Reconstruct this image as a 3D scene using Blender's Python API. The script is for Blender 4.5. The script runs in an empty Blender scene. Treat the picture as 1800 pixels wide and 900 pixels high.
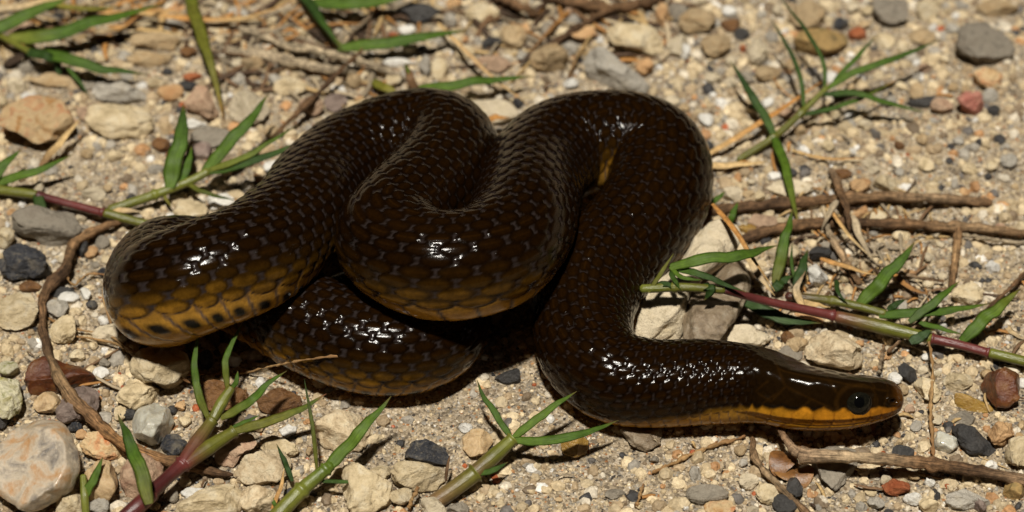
import bpy, math, random
import numpy as np
from mathutils import Vector

random.seed(7)
RNG = np.random.default_rng(7)
SC = bpy.context.scene
COL = SC.collection
S = 0.00015                      # metres per photo pixel on the ground at the centre of the picture

# ------------------------------------------------------------------ camera
EL = math.radians(45.0)
DIST = 0.7875 / S                # camera distance in pixel units
RIGHT = np.array([1.0, 0, 0])
FWD = np.array([0, math.cos(EL), -math.sin(EL)])
UP = np.array([0, math.sin(EL), math.cos(EL)])
CAM = -FWD * DIST
cam_data = bpy.data.cameras.new('camera')
cam_data.lens = 105.0
cam_data.sensor_width = 36.0
cam_data.clip_start = 0.01
cam_data.clip_end = 100.0
cam = bpy.data.objects.new('camera', cam_data)
COL.objects.link(cam)
cam.location = Vector(CAM * S)
cam.rotation_euler = (math.pi / 2 - EL, 0, 0)
SC.camera = cam


def at(px, py, z=0.0):
    """point (pixel units) at height z seen at photo pixel (px, py)"""
    k = 36.0 / 105.0 / 1800.0
    d = FWD + RIGHT * (px - 900) * k + UP * (450 - py) * k
    t = (z - CAM[2]) / d[2]
    return CAM + d * t


foc = at(1250, 700, 60)
cam_data.dof.use_dof = True
cam_data.dof.focus_distance = float(np.dot(foc - CAM, FWD) * S)
cam_data.dof.aperture_fstop = 10.5

# ------------------------------------------------------------------ light (a night flash held above the lens)
SUN_EL, SUN_AZ = math.radians(75.5), math.radians(-14)      # azimuth from the camera side, a little to the left
world = bpy.data.worlds.new('World')
SC.world = world
world.use_nodes = True
wn = world.node_tree
wn.nodes.clear()
sky = wn.nodes.new('ShaderNodeTexSky')
sky.sky_type = 'NISHITA'
sky.sun_disc = False
sky.sun_elevation = SUN_EL
sky.sun_rotation = math.pi + SUN_AZ
bg = wn.nodes.new('ShaderNodeBackground')
bg.inputs['Strength'].default_value = 0.0010
wo = wn.nodes.new('ShaderNodeOutputWorld')
wn.links.new(sky.outputs[0], bg.inputs[0])
wn.links.new(bg.outputs[0], wo.inputs[0])

sun_data = bpy.data.lights.new('flash', 'SUN')
sun_data.energy = 5.0
sun_data.angle = math.radians(3.8)
sun_data.color = (1.0, 0.95, 0.86)
sun = bpy.data.objects.new('flash', sun_data)
COL.objects.link(sun)
ld = Vector((math.sin(SUN_AZ) * math.cos(SUN_EL), -math.cos(SUN_AZ) * math.cos(SUN_EL), math.sin(SUN_EL)))
sun.rotation_euler = ld.to_track_quat('Z', 'Y').to_euler()
sun.location = ld * 1.0

SC.view_settings.view_transform = 'Standard'
SC.view_settings.look = 'None'
SC.view_settings.exposure = -0.05
SC.view_settings.gamma = 1.0
SC.view_settings.use_curve_mapping = False


# ------------------------------------------------------------------ helpers
def noise2(x, y, seed, cell):
    """smooth value noise, arrays in, about -1..1 out"""
    g = np.random.default_rng(seed).uniform(-1, 1, (64, 64))
    u, v = x / cell, y / cell
    i, j = np.floor(u).astype(int), np.floor(v).astype(int)
    f, h = u - i, v - j
    f, h = f * f * (3 - 2 * f), h * h * (3 - 2 * h)
    a, b = g[i % 64, j % 64], g[(i + 1) % 64, j % 64]
    c, d = g[i % 64, (j + 1) % 64], g[(i + 1) % 64, (j + 1) % 64]
    return (a * (1 - f) + b * f) * (1 - h) + (c * (1 - f) + d * f) * h


def gz(x, y):
    """height of the sand, pixel units"""
    x, y = np.asarray(x, float), np.asarray(y, float)
    return 7 * noise2(x, y, 1, 170) + 4 * noise2(x, y, 2, 60) + 1.9 * noise2(x, y, 3, 22) + 1.0 * noise2(x, y, 4, 9)


def sstep(a, b, x):
    t = np.clip((x - a) / (b - a), 0, 1)
    return t * t * (3 - 2 * t)


def make_mesh(name, V, F, mats, colors=None, smooth=True, uv=None):
    """V (n,3) in pixel units; F (m,k) int array with k 3 or 4"""
    V = np.asarray(V, np.float64) * S
    F = np.asarray(F, np.int32)
    me = bpy.data.meshes.new(name)
    me.vertices.add(len(V))
    me.vertices.foreach_set('co', V.astype(np.float32).ravel())
    k = F.shape[1]
    me.loops.add(F.size)
    me.loops.foreach_set('vertex_index', F.ravel())
    me.polygons.add(len(F))
    me.polygons.foreach_set('loop_start', np.arange(0, F.size, k, dtype=np.int32))
    me.polygons.foreach_set('loop_total', np.full(len(F), k, np.int32))
    me.polygons.foreach_set('use_smooth', np.full(len(F), smooth, bool))
    me.update(calc_edges=True)
    if colors is not None:
        c = np.ones((len(V), 4), np.float32)
        c[:, :3] = colors
        at_ = me.color_attributes.new('tint', 'FLOAT_COLOR', 'POINT')
        at_.data.foreach_set('color', c.ravel())
    if uv is not None:
        l = me.uv_layers.new(name='uv')
        l.data.foreach_set('uv', np.asarray(uv, np.float32)[F.ravel()].ravel())
    for m in (mats if isinstance(mats, (list, tuple)) else [mats]):
        me.materials.append(m)
    me.validate()
    return me


def link(name, me, parent=None, loc=None):
    o = bpy.data.objects.new(name, me)
    COL.objects.link(o)
    if parent is not None:
        o.parent = parent
    if loc is not None:
        o.location = Vector(np.asarray(loc) * S)
    return o


def tag(o, label=None, cat=None, group=None, kind=None):
    if label: o['label'] = label
    if cat: o['category'] = cat
    if group: o['group'] = group
    if kind: o['kind'] = kind
    return o


def thing(name, loc, label, cat, group=None):
    o = bpy.data.objects.new(name, None)
    o.empty_display_size = 0.005
    COL.objects.link(o)
    o.location = Vector(np.asarray(loc) * S)
    return tag(o, label, cat, group)


# ------------------------------------------------------------------ materials
def new_mat(name):
    m = bpy.data.materials.new(name)
    m.use_nodes = True
    nt = m.node_tree
    b = nt.nodes['Principled BSDF']
    return m, nt, b


def n_noise(nt, vec, scale, detail=4, rough=0.55, dist=0.0):
    n = nt.nodes.new('ShaderNodeTexNoise')
    n.inputs['Scale'].default_value = scale
    n.inputs['Detail'].default_value = detail
    n.inputs['Roughness'].default_value = rough
    n.inputs['Distortion'].default_value = dist
    nt.links.new(vec, n.inputs['Vector'])
    return n.outputs['Fac']


def n_ramp(nt, fac, stops, interp='LINEAR'):
    r = nt.nodes.new('ShaderNodeValToRGB')
    r.color_ramp.interpolation = interp
    e = r.color_ramp.elements
    while len(e) < len(stops):
        e.new(0.5)
    for k, (p, c) in enumerate(stops):
        e[k].position = p
        e[k].color = (c[0], c[1], c[2], 1) if not isinstance(c, (int, float)) else (c, c, c, 1)
    nt.links.new(fac, r.inputs[0])
    return r.outputs[0]


def n_mix(nt, fac, a, b, mode='MIX'):
    m = nt.nodes.new('ShaderNodeMix')
    m.data_type = 'RGBA'
    m.blend_type = mode
    for val, idx in ((fac, 0), (a, 6), (b, 7)):
        if hasattr(val, 'is_linked'):
            nt.links.new(val, m.inputs[idx])
        elif idx == 0:
            m.inputs[0].default_value = val
        else:
            m.inputs[idx].default_value = (*val, 1)
    return m.outputs[2]


def n_math(nt, op, a, b=0.0):
    m = nt.nodes.new('ShaderNodeMath')
    m.operation = op
    for i, v in enumerate((a, b)):
        if hasattr(v, 'is_linked'):
            nt.links.new(v, m.inputs[i])
        else:
            m.inputs[i].default_value = v
    return m.outputs[0]


def n_bump(nt, h, dist, strength=1.0, prev=None):
    b = nt.nodes.new('ShaderNodeBump')
    b.inputs['Strength'].default_value = strength
    b.inputs['Distance'].default_value = dist
    nt.links.new(h, b.inputs['Height'])
    if prev is not None:
        nt.links.new(prev, b.inputs['Normal'])
    return b.outputs[0]


def obj_vec(nt, scale=1.0):
    """object coordinates in pixel units, shifted by a random amount per object"""
    tc = nt.nodes.new('ShaderNodeTexCoord')
    oi = nt.nodes.new('ShaderNodeObjectInfo')
    sc_ = nt.nodes.new('ShaderNodeVectorMath')
    sc_.operation = 'SCALE'
    sc_.inputs['Scale'].default_value = 1.0 / S
    nt.links.new(tc.outputs['Object'], sc_.inputs[0])
    mu = n_math(nt, 'MULTIPLY', oi.outputs['Random'], 3000.0)
    ad = nt.nodes.new('ShaderNodeVectorMath')
    ad.operation = 'ADD'
    nt.links.new(sc_.outputs[0], ad.inputs[0])
    nt.links.new(mu, ad.inputs[1])
    return ad.outputs[0], oi.outputs['Random']


STONE = {}


def stone_mat(key, c1, c2, c3=None, grad=0.0, rough=0.72, big=26.0, speck=0.35, dark=(0.10, 0.075, 0.045), bump=1.0, spec=0.35, sss=0.0, coat=0.0):
    m, nt, b = new_mat('stone_' + key)
    v, rnd = obj_vec(nt)
    f1 = n_noise(nt, v, 1 / big, 5, 0.6, 0.6)
    if grad:      # one side of the stone is of another kind
        tc = nt.nodes.new('ShaderNodeTexCoord')
        sx = nt.nodes.new('ShaderNodeSeparateXYZ')
        nt.links.new(tc.outputs['Object'], sx.inputs[0])
        f1 = n_math(nt, 'ADD', f1, n_math(nt, 'MULTIPLY', n_math(nt, 'SUBTRACT', sx.outputs[0], sx.outputs[2]), grad / S))
    stops = [(0.33, c1), (0.66, c2)] if c3 is None else [(0.30, c1), (0.5, c2), (0.68, c3)]
    c = n_ramp(nt, f1, stops)
    f2 = n_noise(nt, v, 1 / 4.5, 4, 0.7)
    c = n_mix(nt, n_math(nt, 'MULTIPLY', n_ramp(nt, f2, [(0.56, 0.0), (0.72, 1.0)]), speck), c, dark)
    f3 = n_noise(nt, v, 1 / 9.0, 3, 0.6)
    c = n_mix(nt, n_math(nt, 'MULTIPLY', n_ramp(nt, f3, [(0.55, 0.0), (0.7, 1.0)]), 0.35), c,
              tuple(min(0.85, x * 1.35 + 0.02) for x in c2))
    hue = nt.nodes.new('ShaderNodeHueSaturation')
    nt.links.new(n_math(nt, 'ADD', n_math(nt, 'MULTIPLY', rnd, 0.34), 0.82), hue.inputs['Value'])
    nt.links.new(c, hue.inputs['Color'])
    nt.links.new(hue.outputs[0], b.inputs['Base Color'])
    b.inputs['Roughness'].default_value = rough
    b.inputs['Specular IOR Level'].default_value = spec
    if sss:
        b.inputs['Subsurface Weight'].default_value = sss
        b.inputs['Subsurface Radius'].default_value = (1, 0.8, 0.55)
        b.inputs['Subsurface Scale'].default_value = 12 * S
    if coat:
        b.inputs['Coat Weight'].default_value = coat
        b.inputs['Coat Roughness'].default_value = 0.15
    h = n_noise(nt, v, 1 / 14.0, 8, 0.68)
    h2 = n_noise(nt, v, 1 / 2.6, 3, 0.6)
    nb = n_bump(nt, h, 9 * S * bump)
    nb = n_bump(nt, h2, 1.1 * S * bump, 0.8, nb)
    nt.links.new(nb, b.inputs['Normal'])
    STONE[key] = m


stone_mat('cream', (0.38, 0.29, 0.16), (0.64, 0.51, 0.31), (0.70, 0.60, 0.42))
stone_mat('pale', (0.44, 0.36, 0.23), (0.64, 0.54, 0.38), (0.54, 0.44, 0.28))
stone_mat('speckled', (0.34, 0.24, 0.13), (0.66, 0.52, 0.33), (0.72, 0.61, 0.42), speck=0.8, dark=(0.12, 0.08, 0.05), big=18)
stone_mat('tan', (0.30, 0.20, 0.10), (0.50, 0.37, 0.21), (0.44, 0.29, 0.14))
stone_mat('orange', (0.50, 0.16, 0.05), (0.60, 0.44, 0.24), (0.44, 0.22, 0.07), big=30)
stone_mat('peach', (0.46, 0.24, 0.10), (0.62, 0.40, 0.20))
stone_mat('brick', (0.26, 0.065, 0.02), (0.42, 0.15, 0.06), speck=0.4)
stone_mat('pink', (0.38, 0.12, 0.09), (0.50, 0.24, 0.17), speck=0.2)
stone_mat('blush', (0.34, 0.19, 0.12), (0.50, 0.34, 0.22), (0.30, 0.20, 0.13))
stone_mat('grey', (0.17, 0.145, 0.11), (0.30, 0.26, 0.20), (0.24, 0.20, 0.15), dark=(0.06, 0.05, 0.04))
stone_mat('lightgrey', (0.30, 0.27, 0.22), (0.46, 0.42, 0.35), (0.38, 0.33, 0.25))
stone_mat('purple', (0.15, 0.105, 0.085), (0.29, 0.22, 0.18), (0.22, 0.15, 0.12), dark=(0.06, 0.04, 0.03))
stone_mat('dark', (0.022, 0.021, 0.021), (0.06, 0.056, 0.052), (0.035, 0.033, 0.032), rough=0.55, dark=(0.16, 0.14, 0.12), speck=0.25)
stone_mat('navy', (0.016, 0.017, 0.021), (0.045, 0.046, 0.052), (0.15, 0.13, 0.10), rough=0.5, dark=(0.34, 0.28, 0.19), speck=0.5, bump=1.5, big=20)
stone_mat('brown', (0.085, 0.034, 0.010), (0.20, 0.095, 0.030), (0.13, 0.055, 0.016), rough=0.38, dark=(0.30, 0.20, 0.10), speck=0.25, spec=0.5)
stone_mat('redbrown', (0.045, 0.011, 0.004), (0.11, 0.030, 0.008), (0.17, 0.07, 0.02), rough=0.25, dark=(0.25, 0.13, 0.06), speck=0.12, spec=0.6, bump=0.5)
stone_mat('amber', (0.22, 0.12, 0.025), (0.36, 0.22, 0.05), rough=0.28, speck=0.15, spec=0.5, bump=0.5, sss=0.3)
stone_mat('olive', (0.15, 0.11, 0.045), (0.42, 0.27, 0.10), (0.20, 0.15, 0.06), rough=0.5, big=40)
stone_mat('white', (0.58, 0.55, 0.48), (0.78, 0.75, 0.68), rough=0.5, speck=0.15, dark=(0.35, 0.3, 0.22), bump=0.6)
stone_mat('quartz', (0.34, 0.31, 0.23), (0.56, 0.54, 0.45), (0.46, 0.42, 0.32), rough=0.22, speck=0.12, spec=0.5, bump=0.45, sss=0.5, coat=0.4)
stone_mat('agate', (0.10, 0.088, 0.078), (0.40, 0.33, 0.24), (0.36, 0.19, 0.07), rough=0.3, big=36, speck=0.2, spec=0.5, bump=0.45, sss=0.15, coat=0.35)
stone_mat('honey', (0.32, 0.20, 0.09), (0.50, 0.36, 0.20), (0.28, 0.18, 0.09), rough=0.35, speck=0.15, bump=0.5, sss=0.3)
stone_mat('smoky', (0.12, 0.085, 0.05), (0.24, 0.18, 0.115), (0.34, 0.28, 0.20), rough=0.3, speck=0.2, bump=0.7, spec=0.5)
stone_mat('chert', (0.46, 0.41, 0.34), (0.40, 0.34, 0.26), (0.15, 0.10, 0.055), grad=0.0024, rough=0.45, big=60, speck=0.35, dark=(0.14, 0.10, 0.06), bump=0.8, spec=0.5)
stone_mat('bark', (0.030, 0.018, 0.010), (0.075, 0.046, 0.026), (0.045, 0.028, 0.016), rough=0.85, speck=0.2, bump=1.4)  # bark tone, only for the dark chips added in place of falloff
stone_mat('algae', (0.30, 0.26, 0.07), (0.62, 0.57, 0.40), (0.22, 0.22, 0.05), speck=0.3)


def tint_mat(name, rough, spec=0.4, stri=0.0, var=0.3, bump=0.0, cell=6.0, sss=0.0, sssr=(1, 0.6, 0.3)):
    """colour from the mesh's own colour attribute, with fine variation on top"""
    m, nt, b = new_mat(name)
    ca = nt.nodes.new('ShaderNodeVertexColor')
    ca.layer_name = 'tint'
    v, _ = obj_vec(nt)
    f = n_noise(nt, v, 1 / cell, 4, 0.65)
    c = n_mix(nt, 1.0, ca.outputs[0], n_ramp(nt, f, [(0.3, 1 - var), (0.7, 1 + var)]), 'MULTIPLY')
    if stri:
        uvn = nt.nodes.new('ShaderNodeUVMap')
        mp = nt.nodes.new('ShaderNodeMapping')
        mp.inputs['Scale'].default_value = (16.0, 1.2, 1)
        nt.links.new(uvn.outputs[0], mp.inputs[0])
        g = n_noise(nt, mp.outputs[0], 1.0, 3, 0.6)
        c = n_mix(nt, 1.0, c, n_ramp(nt, g, [(0.35, 1 - stri), (0.65, 1 + stri)]), 'MULTIPLY')
        nt.links.new(n_bump(nt, g, (4.0 if stri > 0.5 else 1.2) * S, 0.8), b.inputs['Normal'])
    elif bump:
        h = n_noise(nt, v, 1 / 3.0, 4, 0.65)
        nt.links.new(n_bump(nt, h, bump * S, 0.8), b.inputs['Normal'])
    nt.links.new(c, b.inputs['Base Color'])
    b.inputs['Roughness'].default_value = rough
    b.inputs['Specular IOR Level'].default_value = spec
    if sss:
        b.inputs['Subsurface Weight'].default_value = sss
        b.inputs['Subsurface Radius'].default_value = sssr
        b.inputs['Subsurface Scale'].default_value = 4 * S
    return m


M_LEAF = tint_mat('grass_leaf', 0.5, 0.18, stri=0.25, var=0.25, cell=14)
M_STEM = tint_mat('grass_stem', 0.36, 0.45, stri=0.16, var=0.18, cell=10)
M_DRY = tint_mat('dry_plant', 0.75, 0.2, stri=0.35, var=0.35, cell=9)
M_WOOD = tint_mat('bark', 0.8, 0.2, stri=0.6, var=0.6, cell=10)
M_GRAIN = tint_mat('sand_grains', 0.45, 0.5, var=0.3, cell=3.0)
M_PEBBLE = tint_mat('small_gravel', 0.62, 0.35, var=0.3, cell=5.0, bump=1.4)


def sand_mat():
    m, nt, b = new_mat('sand')
    tc = nt.nodes.new('ShaderNodeTexCoord')
    sc_ = nt.nodes.new('ShaderNodeVectorMath')
    sc_.operation = 'SCALE'
    sc_.inputs['Scale'].default_value = 1.0 / S
    nt.links.new(tc.outputs['Object'], sc_.inputs[0])
    v = sc_.outputs[0]
    vo = nt.nodes.new('ShaderNodeTexVoronoi')
    vo.inputs['Scale'].default_value = 1 / 4.2
    nt.links.new(v, vo.inputs['Vector'])
    sep = nt.nodes.new('ShaderNodeSeparateColor')
    nt.links.new(vo.outputs['Color'], sep.inputs[0])
    c = n_ramp(nt, sep.outputs[0], [(0.0, (0.20, 0.16, 0.11)), (0.18, (0.34, 0.275, 0.185)), (0.42, (0.45, 0.365, 0.25)),
                                    (0.70, (0.57, 0.485, 0.36)), (0.86, (0.32, 0.285, 0.23)), (0.95, (0.36, 0.17, 0.07)), (0.975, (0.07, 0.06, 0.05))], 'CONSTANT')
    f = n_noise(nt, v, 1 / 130.0, 5, 0.6)
    c = n_mix(nt, 1.0, c, n_ramp(nt, f, [(0.34, (0.78, 0.77, 0.78)), (0.58, (1.15, 1.12, 1.08))]), 'MULTIPLY')
    f = n_noise(nt, v, 1 / 12.0, 5, 0.65)
    c = n_mix(nt, 1.0, c, n_ramp(nt, f, [(0.35, 0.72), (0.65, 1.12)]), 'MULTIPLY')
    nt.links.new(c, b.inputs['Base Color'])
    b.inputs['Roughness'].default_value = 0.85
    b.inputs['Specular IOR Level'].default_value = 0.2
    vd = n_math(nt, 'MULTIPLY', vo.outputs['Distance'], -1.0)
    nb = n_bump(nt, vd, 2.4 * S)
    h = n_noise(nt, v, 1 / 9.0, 6, 0.7)
    nb = n_bump(nt, h, 5 * S, 1.0, nb)
    nt.links.new(nb, b.inputs['Normal'])
    return m


# ------------------------------------------------------------------ the ground
def axis(lo, hi, step, far):
    mid = np.arange(lo, hi + 0.1, step)
    left = lo - np.geomspace(60, far, 14)[::-1]
    right = hi + np.geomspace(60, far, 14)
    return np.concatenate([left, mid, right])


def build_ground():
    xs, ys = axis(-1160, 1160, 5.5, 3200), axis(-820, 1010, 5.5, 3200)
    X, Y = np.meshgrid(xs, ys, indexing='ij')
    Z = gz(X, Y)
    V = np.stack([X, Y, Z], -1).reshape(-1, 3)
    nx, ny = len(xs), len(ys)
    i = np.arange(nx * ny).reshape(nx, ny)
    F = np.stack([i[:-1, :-1], i[1:, :-1], i[1:, 1:], i[:-1, 1:]], -1).reshape(-1, 4)
    o = link('ground', make_mesh('ground', V, F, sand_mat()))
    tag(o, 'pale beige sandy ground strewn with grit and stones', 'ground', kind='structure')


build_ground()


# ------------------------------------------------------------------ the snake
SN = [  # px, py, height of the axis, radius, roll away from the viewer (degrees)
    (1588, 703, 80, 8, 38), (1540, 702, 85, 42, 38), (1480, 705, 88, 51, 38), (1400, 698, 86, 58, 37), (1340, 680, 82, 64, 33),
    (1250, 673, 76, 70, 25), (1150, 675, 72, 72, 12), (1075, 660, 73, 76, 0), (1030, 610, 76, 80, -2), (1024, 545, 80, 84, 2),
    (1052, 478, 84, 87, 0), (1108, 415, 88, 89, 0), (1152, 352, 91, 90, 0), (1158, 292, 92, 91, 8), (1124, 256, 93, 91, 24),
    (1060, 251, 94, 91, 38), (990, 262, 102, 91, 20), (940, 305, 130, 90, 2), (926, 358, 170, 90, 0), (908, 412, 208, 90, 6),
    (864, 452, 228, 90, 19), (800, 468, 234, 90, 20), (732, 458, 232, 90, 14), (684, 420, 222, 90, 0), (716, 374, 194, 90, -2),
    (764, 322, 160, 89, -2), (788, 276, 132, 88, 0), (778, 250, 112, 88, 2), (738, 244, 102, 88, 6), (678, 258, 100, 88, 6),
    (614, 288, 108, 88, 4), (562, 332, 138, 87, 6), (528, 384, 176, 88, 22), (442, 454, 214, 91, 36), (362, 486, 212, 93, 38),
    (304, 506, 192, 94, 37), (287, 515, 156, 94, 32), (285, 492, 118, 94, 20), (304, 474, 100, 92, 10), (350, 478, 88, 88, 6), (420, 500, 84, 84, 10),
    (482, 532, 84, 83, 16), (550, 572, 84, 83, 18), (630, 604, 83, 82, 16), (710, 610, 80, 80, 14), (768, 592, 74, 75, 8),
    (790, 556, 66, 70, 2), (768, 524, 58, 62, 0), (715, 505, 48, 50, 0), (640, 500, 36, 34, 0), (580, 500, 24, 14, 0)]
ROWT = 0.2065          # angular pitch of the scale rows
NT = 192


def catmull(P, n=40):
    P = np.asarray(P, float)
    Q = np.vstack([2 * P[0] - P[1], P, 2 * P[-1] - P[-2]])
    out = []
    t = np.linspace(0, 1, n, endpoint=False)[:, None]
    for k in range(1, len(Q) - 2):
        a, b, c, d = Q[k - 1], Q[k], Q[k + 1], Q[k + 2]
        out.append(0.5 * (2 * b + (c - a) * t + (2 * a - 5 * b + 4 * c - d) * t ** 2 + (3 * b - a - 3 * c + d) * t ** 3))
    out.append(P[-1:])
    return np.vstack(out)


def smooth(A, w):
    if w < 2: return A
    k = np.hanning(w + 2)[1:-1]
    k /= k.sum()
    p = w // 2
    B = np.vstack([np.repeat(A[:1], p, 0), A, np.repeat(A[-1:], w - 1 - p, 0)])
    return np.stack([np.convolve(B[:, j], k, 'valid') for j in range(A.shape[1])], 1)


def resample(A, step):
    d = np.concatenate([[0], np.cumsum(np.linalg.norm(np.diff(A[:, :3], axis=0), axis=1))])
    n = int(d[-1] / step)
    s = np.linspace(0, d[-1], n)
    return np.stack([np.interp(s, d, A[:, j]) for j in range(A.shape[1])], 1), s


def seg_dist(s, th, a, b):
    """distance of points (s, th) to the segment a-b, all in pixel units"""
    ax, ay, bx, by = *a, *b
    dx, dy = bx - ax, by - ay
    t = np.clip(((s - ax) * dx + (th - ay) * dy) / (dx * dx + dy * dy), 0, 1)
    return np.hypot(s - ax - t * dx, th - ay - t * dy)


def mixc(c, f, col):
    return c * (1 - f[..., None]) + np.asarray(col) * f[..., None]


def build_snake():
    ctrl = np.array([[*at(x, y, z), r, math.radians(ro)] for x, y, z, r, ro in SN])
    A, _ = resample(catmull(ctrl), 2.3)
    A = smooth(A, 31)
    A[0] = ctrl[0]
    A, s = resample(A, 2.5)
    n = len(A)
    C, R, roll = A[:, :3], A[:, 3].copy(), A[:, 4]
    T = np.gradient(C, axis=0)
    T = smooth(T, 21)
    T /= np.linalg.norm(T, axis=1)[:, None]
    D = np.stack([0 * roll, np.sin(roll), np.cos(roll)], 1)
    D = D - (D * T).sum(1)[:, None] * T
    D /= np.linalg.norm(D, axis=1)[:, None]
    B = np.cross(T, D)
    # head outline: half width and half height along the head
    hs = [0, 3, 8, 18, 34, 60, 95, 140, 190, 240, 300, 380]
    hw = [0, 14, 23, 32, 38, 44, 50, 56, 59, 60, 65, 71]
    hh = [0, 13, 21, 29, 36, 43, 49, 54, 58, 63, 68, 71]
    inhead = 1 - sstep(240, 380, s)
    RW = R * (1 - inhead) + np.interp(s, hs, hw) * inhead
    RH = R * (1 - inhead) + np.interp(s, hs, hh) * inhead
    th = np.linspace(-math.pi, math.pi, NT, endpoint=False)
    Sg, TH = np.meshgrid(s, th, indexing='ij')
    # ---- scale lattice
    lfac = np.interp(s, [0, 300, 700, 1100, 1500, 2450, 2650, 3100, 3300, 1e5], [0.28, 0.29, 0.32, 0.37, 0.41, 0.41, 0.33, 0.33, 0.38, 0.38])
    Rs = np.maximum(R, 20)
    phi = np.concatenate([[0], np.cumsum(np.diff(s) / (lfac * Rs)[1:])])
    PH = np.repeat(phi[:, None], NT, 1)
    W = TH / ROWT
    best = np.full(Sg.shape, 9.0)
    bdu = np.zeros(Sg.shape); bdv = np.zeros(Sg.shape); bid = np.zeros(Sg.shape)
    k0 = np.floor(W)
    brow = np.zeros(Sg.shape)
    LEN = np.interp(Sg, [0, 1400, 2600, 3000, 1e5], [0.51, 0.51, 0.495, 0.47, 0.475])
    for dk in (-1, 0, 1, 2):
        k = k0 + dk
        off = 0.5 * (np.mod(k, 2))
        i = np.round(PH - off)
        du = PH - off - i
        dv = W - k
        # rounded diamond: slightly pointed behind
        d = (np.abs(du / LEN) ** 2.0 + np.abs(dv / (0.68 - 0.14 * du)) ** 2.0) ** 0.5
        d = np.where(np.abs(k) > 9.1, 9.0, d)
        m = d < best
        best = np.where(m, d, best); bdu = np.where(m, du, bdu); bdv = np.where(m, dv, bdv); bid = np.where(m, i * 31 + k * 17, bid)
        brow = np.where(m, np.abs(k), brow)
    vent = (np.abs(W) > 9.12) & ((best > 1.0) | (np.abs(W) > 9.8))
    # belly scutes, one per row, with their rear edge standing proud
    bow = 0.10 * (np.abs(W) - 9.5)
    pv = PH * 1.10 + bow
    dvn = pv - np.round(pv)
    dvent = np.abs(dvn) / 0.5
    body = sstep(190, 300, Sg)
    # reduce scale relief toward head
    H = 2.7 * (R / 90)[:, None] * (1.25 - 0.25 * sstep(700, 1300, Sg)) * body
    plate = 1 - sstep(0.86, 1.04, best)
    hd = H * (plate * (0.85 + 0.55 * bdu) + 0.22 * (1 - np.clip(best, 0, 1) ** 2)) + 0.35 * H * np.exp(-(bdv / 0.07) ** 2) * plate * 0.5
    hv = H * 0.9 * (1 - sstep(0.86, 1.0, dvent)) * (0.75 + 0.5 * dvn)
    h = np.where(vent, hv, hd)
    rnd = np.modf(np.sin(bid * 12.9898) * 43758.5453)[0]
    # ---- colours of the skin
    lat = np.abs(TH)
    darkc = np.array([0.0040, 0.0017, 0.0005])
    col = np.zeros(Sg.shape + (3,)) + darkc
    col *= (1 + 0.35 * rnd)[..., None]
    # lighter reddish middle of each scale and the pale streak along it
    col = mixc(col, 0.85 * (1 - sstep(0.45, 0.92, best)) * body, (0.0095, 0.0037, 0.0006))
    # sides go olive yellow
    rowy = sstep(300, 1000, Sg) * np.interp(brow, [0, 5, 6, 7, 8, 9], [0, 0.0, 0.02, 0.06, 0.28, 0.68]) * (0.85 + 0.3 * rnd) * (1 + 0.45 * noise2(Sg, TH * 90, 19, 9))
    down = bdv * np.sign(TH)                       # towards the belly within one scale
    inner = (1 - sstep(0.72, 1.0, np.hypot((bdu - 0.04) / 0.43, (down - 0.08) / 0.58))) * (0.25 + 0.75 * sstep(-0.42, 0.05, down))
    col = mixc(col, np.clip(rowy * (0.25 + 0.85 * inner), 0, 1) * body, (0.22, 0.105, 0.011))
    col = mixc(col, 0.75 * sstep(0.22, 0.42, -bdu) * (brow > 7) * body * (1 - 0.6 * rnd), (0.020, 0.010, 0.003))
    col = mixc(col, 0.55 * np.exp(-(bdv / 0.05) ** 2) * (np.abs(bdu) < 0.30) * body * (brow < 8), (0.020, 0.0078, 0.0011))
    # skin between the scales
    skin = sstep(0.96, 1.05, best) * body * (0.25 + 0.75 * sstep(1100, 1900, Sg)) * (~vent)
    col = mixc(col, skin, (0.025, 0.0195, 0.019))
    col = mixc(col, 0.8 * np.exp(-((best - 0.975) / 0.05) ** 2) * body * (~vent), (0.026, 0.019, 0.017))
    # belly
    vc = np.array([0.40, 0.205, 0.030]) * (0.85 + 0.3 * np.abs(dvn))[..., None]
    vb = (vent * body)
    col = mixc(col, vb, vc)
    spot = np.exp(-(np.abs((dvn - 0.04) / 0.25) ** 3 + np.abs((lat - 2.29) / 0.14) ** 3)) * (Sg > 2100)
    col = mixc(col, np.clip(spot * 1.4, 0, 1) * vent, (0.010, 0.009, 0.008))
    col = mixc(col, sstep(0.78, 0.97, dvent) * vb, (0.10, 0.074, 0.062))
    col = mixc(col, 0.7 * (1 - sstep(0.02, 0.14, best - 1.0)) * vent * (np.abs(W) < 9.9) * body, (0.05, 0.033, 0.026))
    col = mixc(col, 0.5 * (1 - sstep(2.0, 2.12, lat)) * vb, (0.10, 0.045, 0.008))
    # front third is more yellow below
    nk = (1 - sstep(300, 560, Sg)) * sstep(1.80, 2.02, lat + 0.06 * noise2(Sg, TH * 60, 12, 18)) * body
    col = mixc(col, nk * (1 - 0.75 * sstep(0.85, 1.05, best)), (0.27, 0.130, 0.008))
    # ---- the head
    hb = 1 - sstep(205, 285, Sg)
    hm = Sg < 320
    HT = 18.0                                        # the eyes and lips sit low on the sides of the head
    deg = np.degrees(lat) - HT
    arc = (lat - math.radians(HT)) * 50.0                                  # pixel-like distance round the head
    A2 = lambda d: math.radians(d) * 50.0
    hc = np.zeros(col.shape) + np.array([0.0085, 0.0040, 0.0010])
    hc = mixc(hc, 0.8 * (1 - sstep(4, 36, Sg)), (0.10, 0.034, 0.004))
    edge = 82 - 5 * sstep(20, 60, Sg) + 9 * sstep(150, 235, Sg) + 5.0 * np.abs(np.sin(Sg / 26.5 * math.pi))
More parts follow.
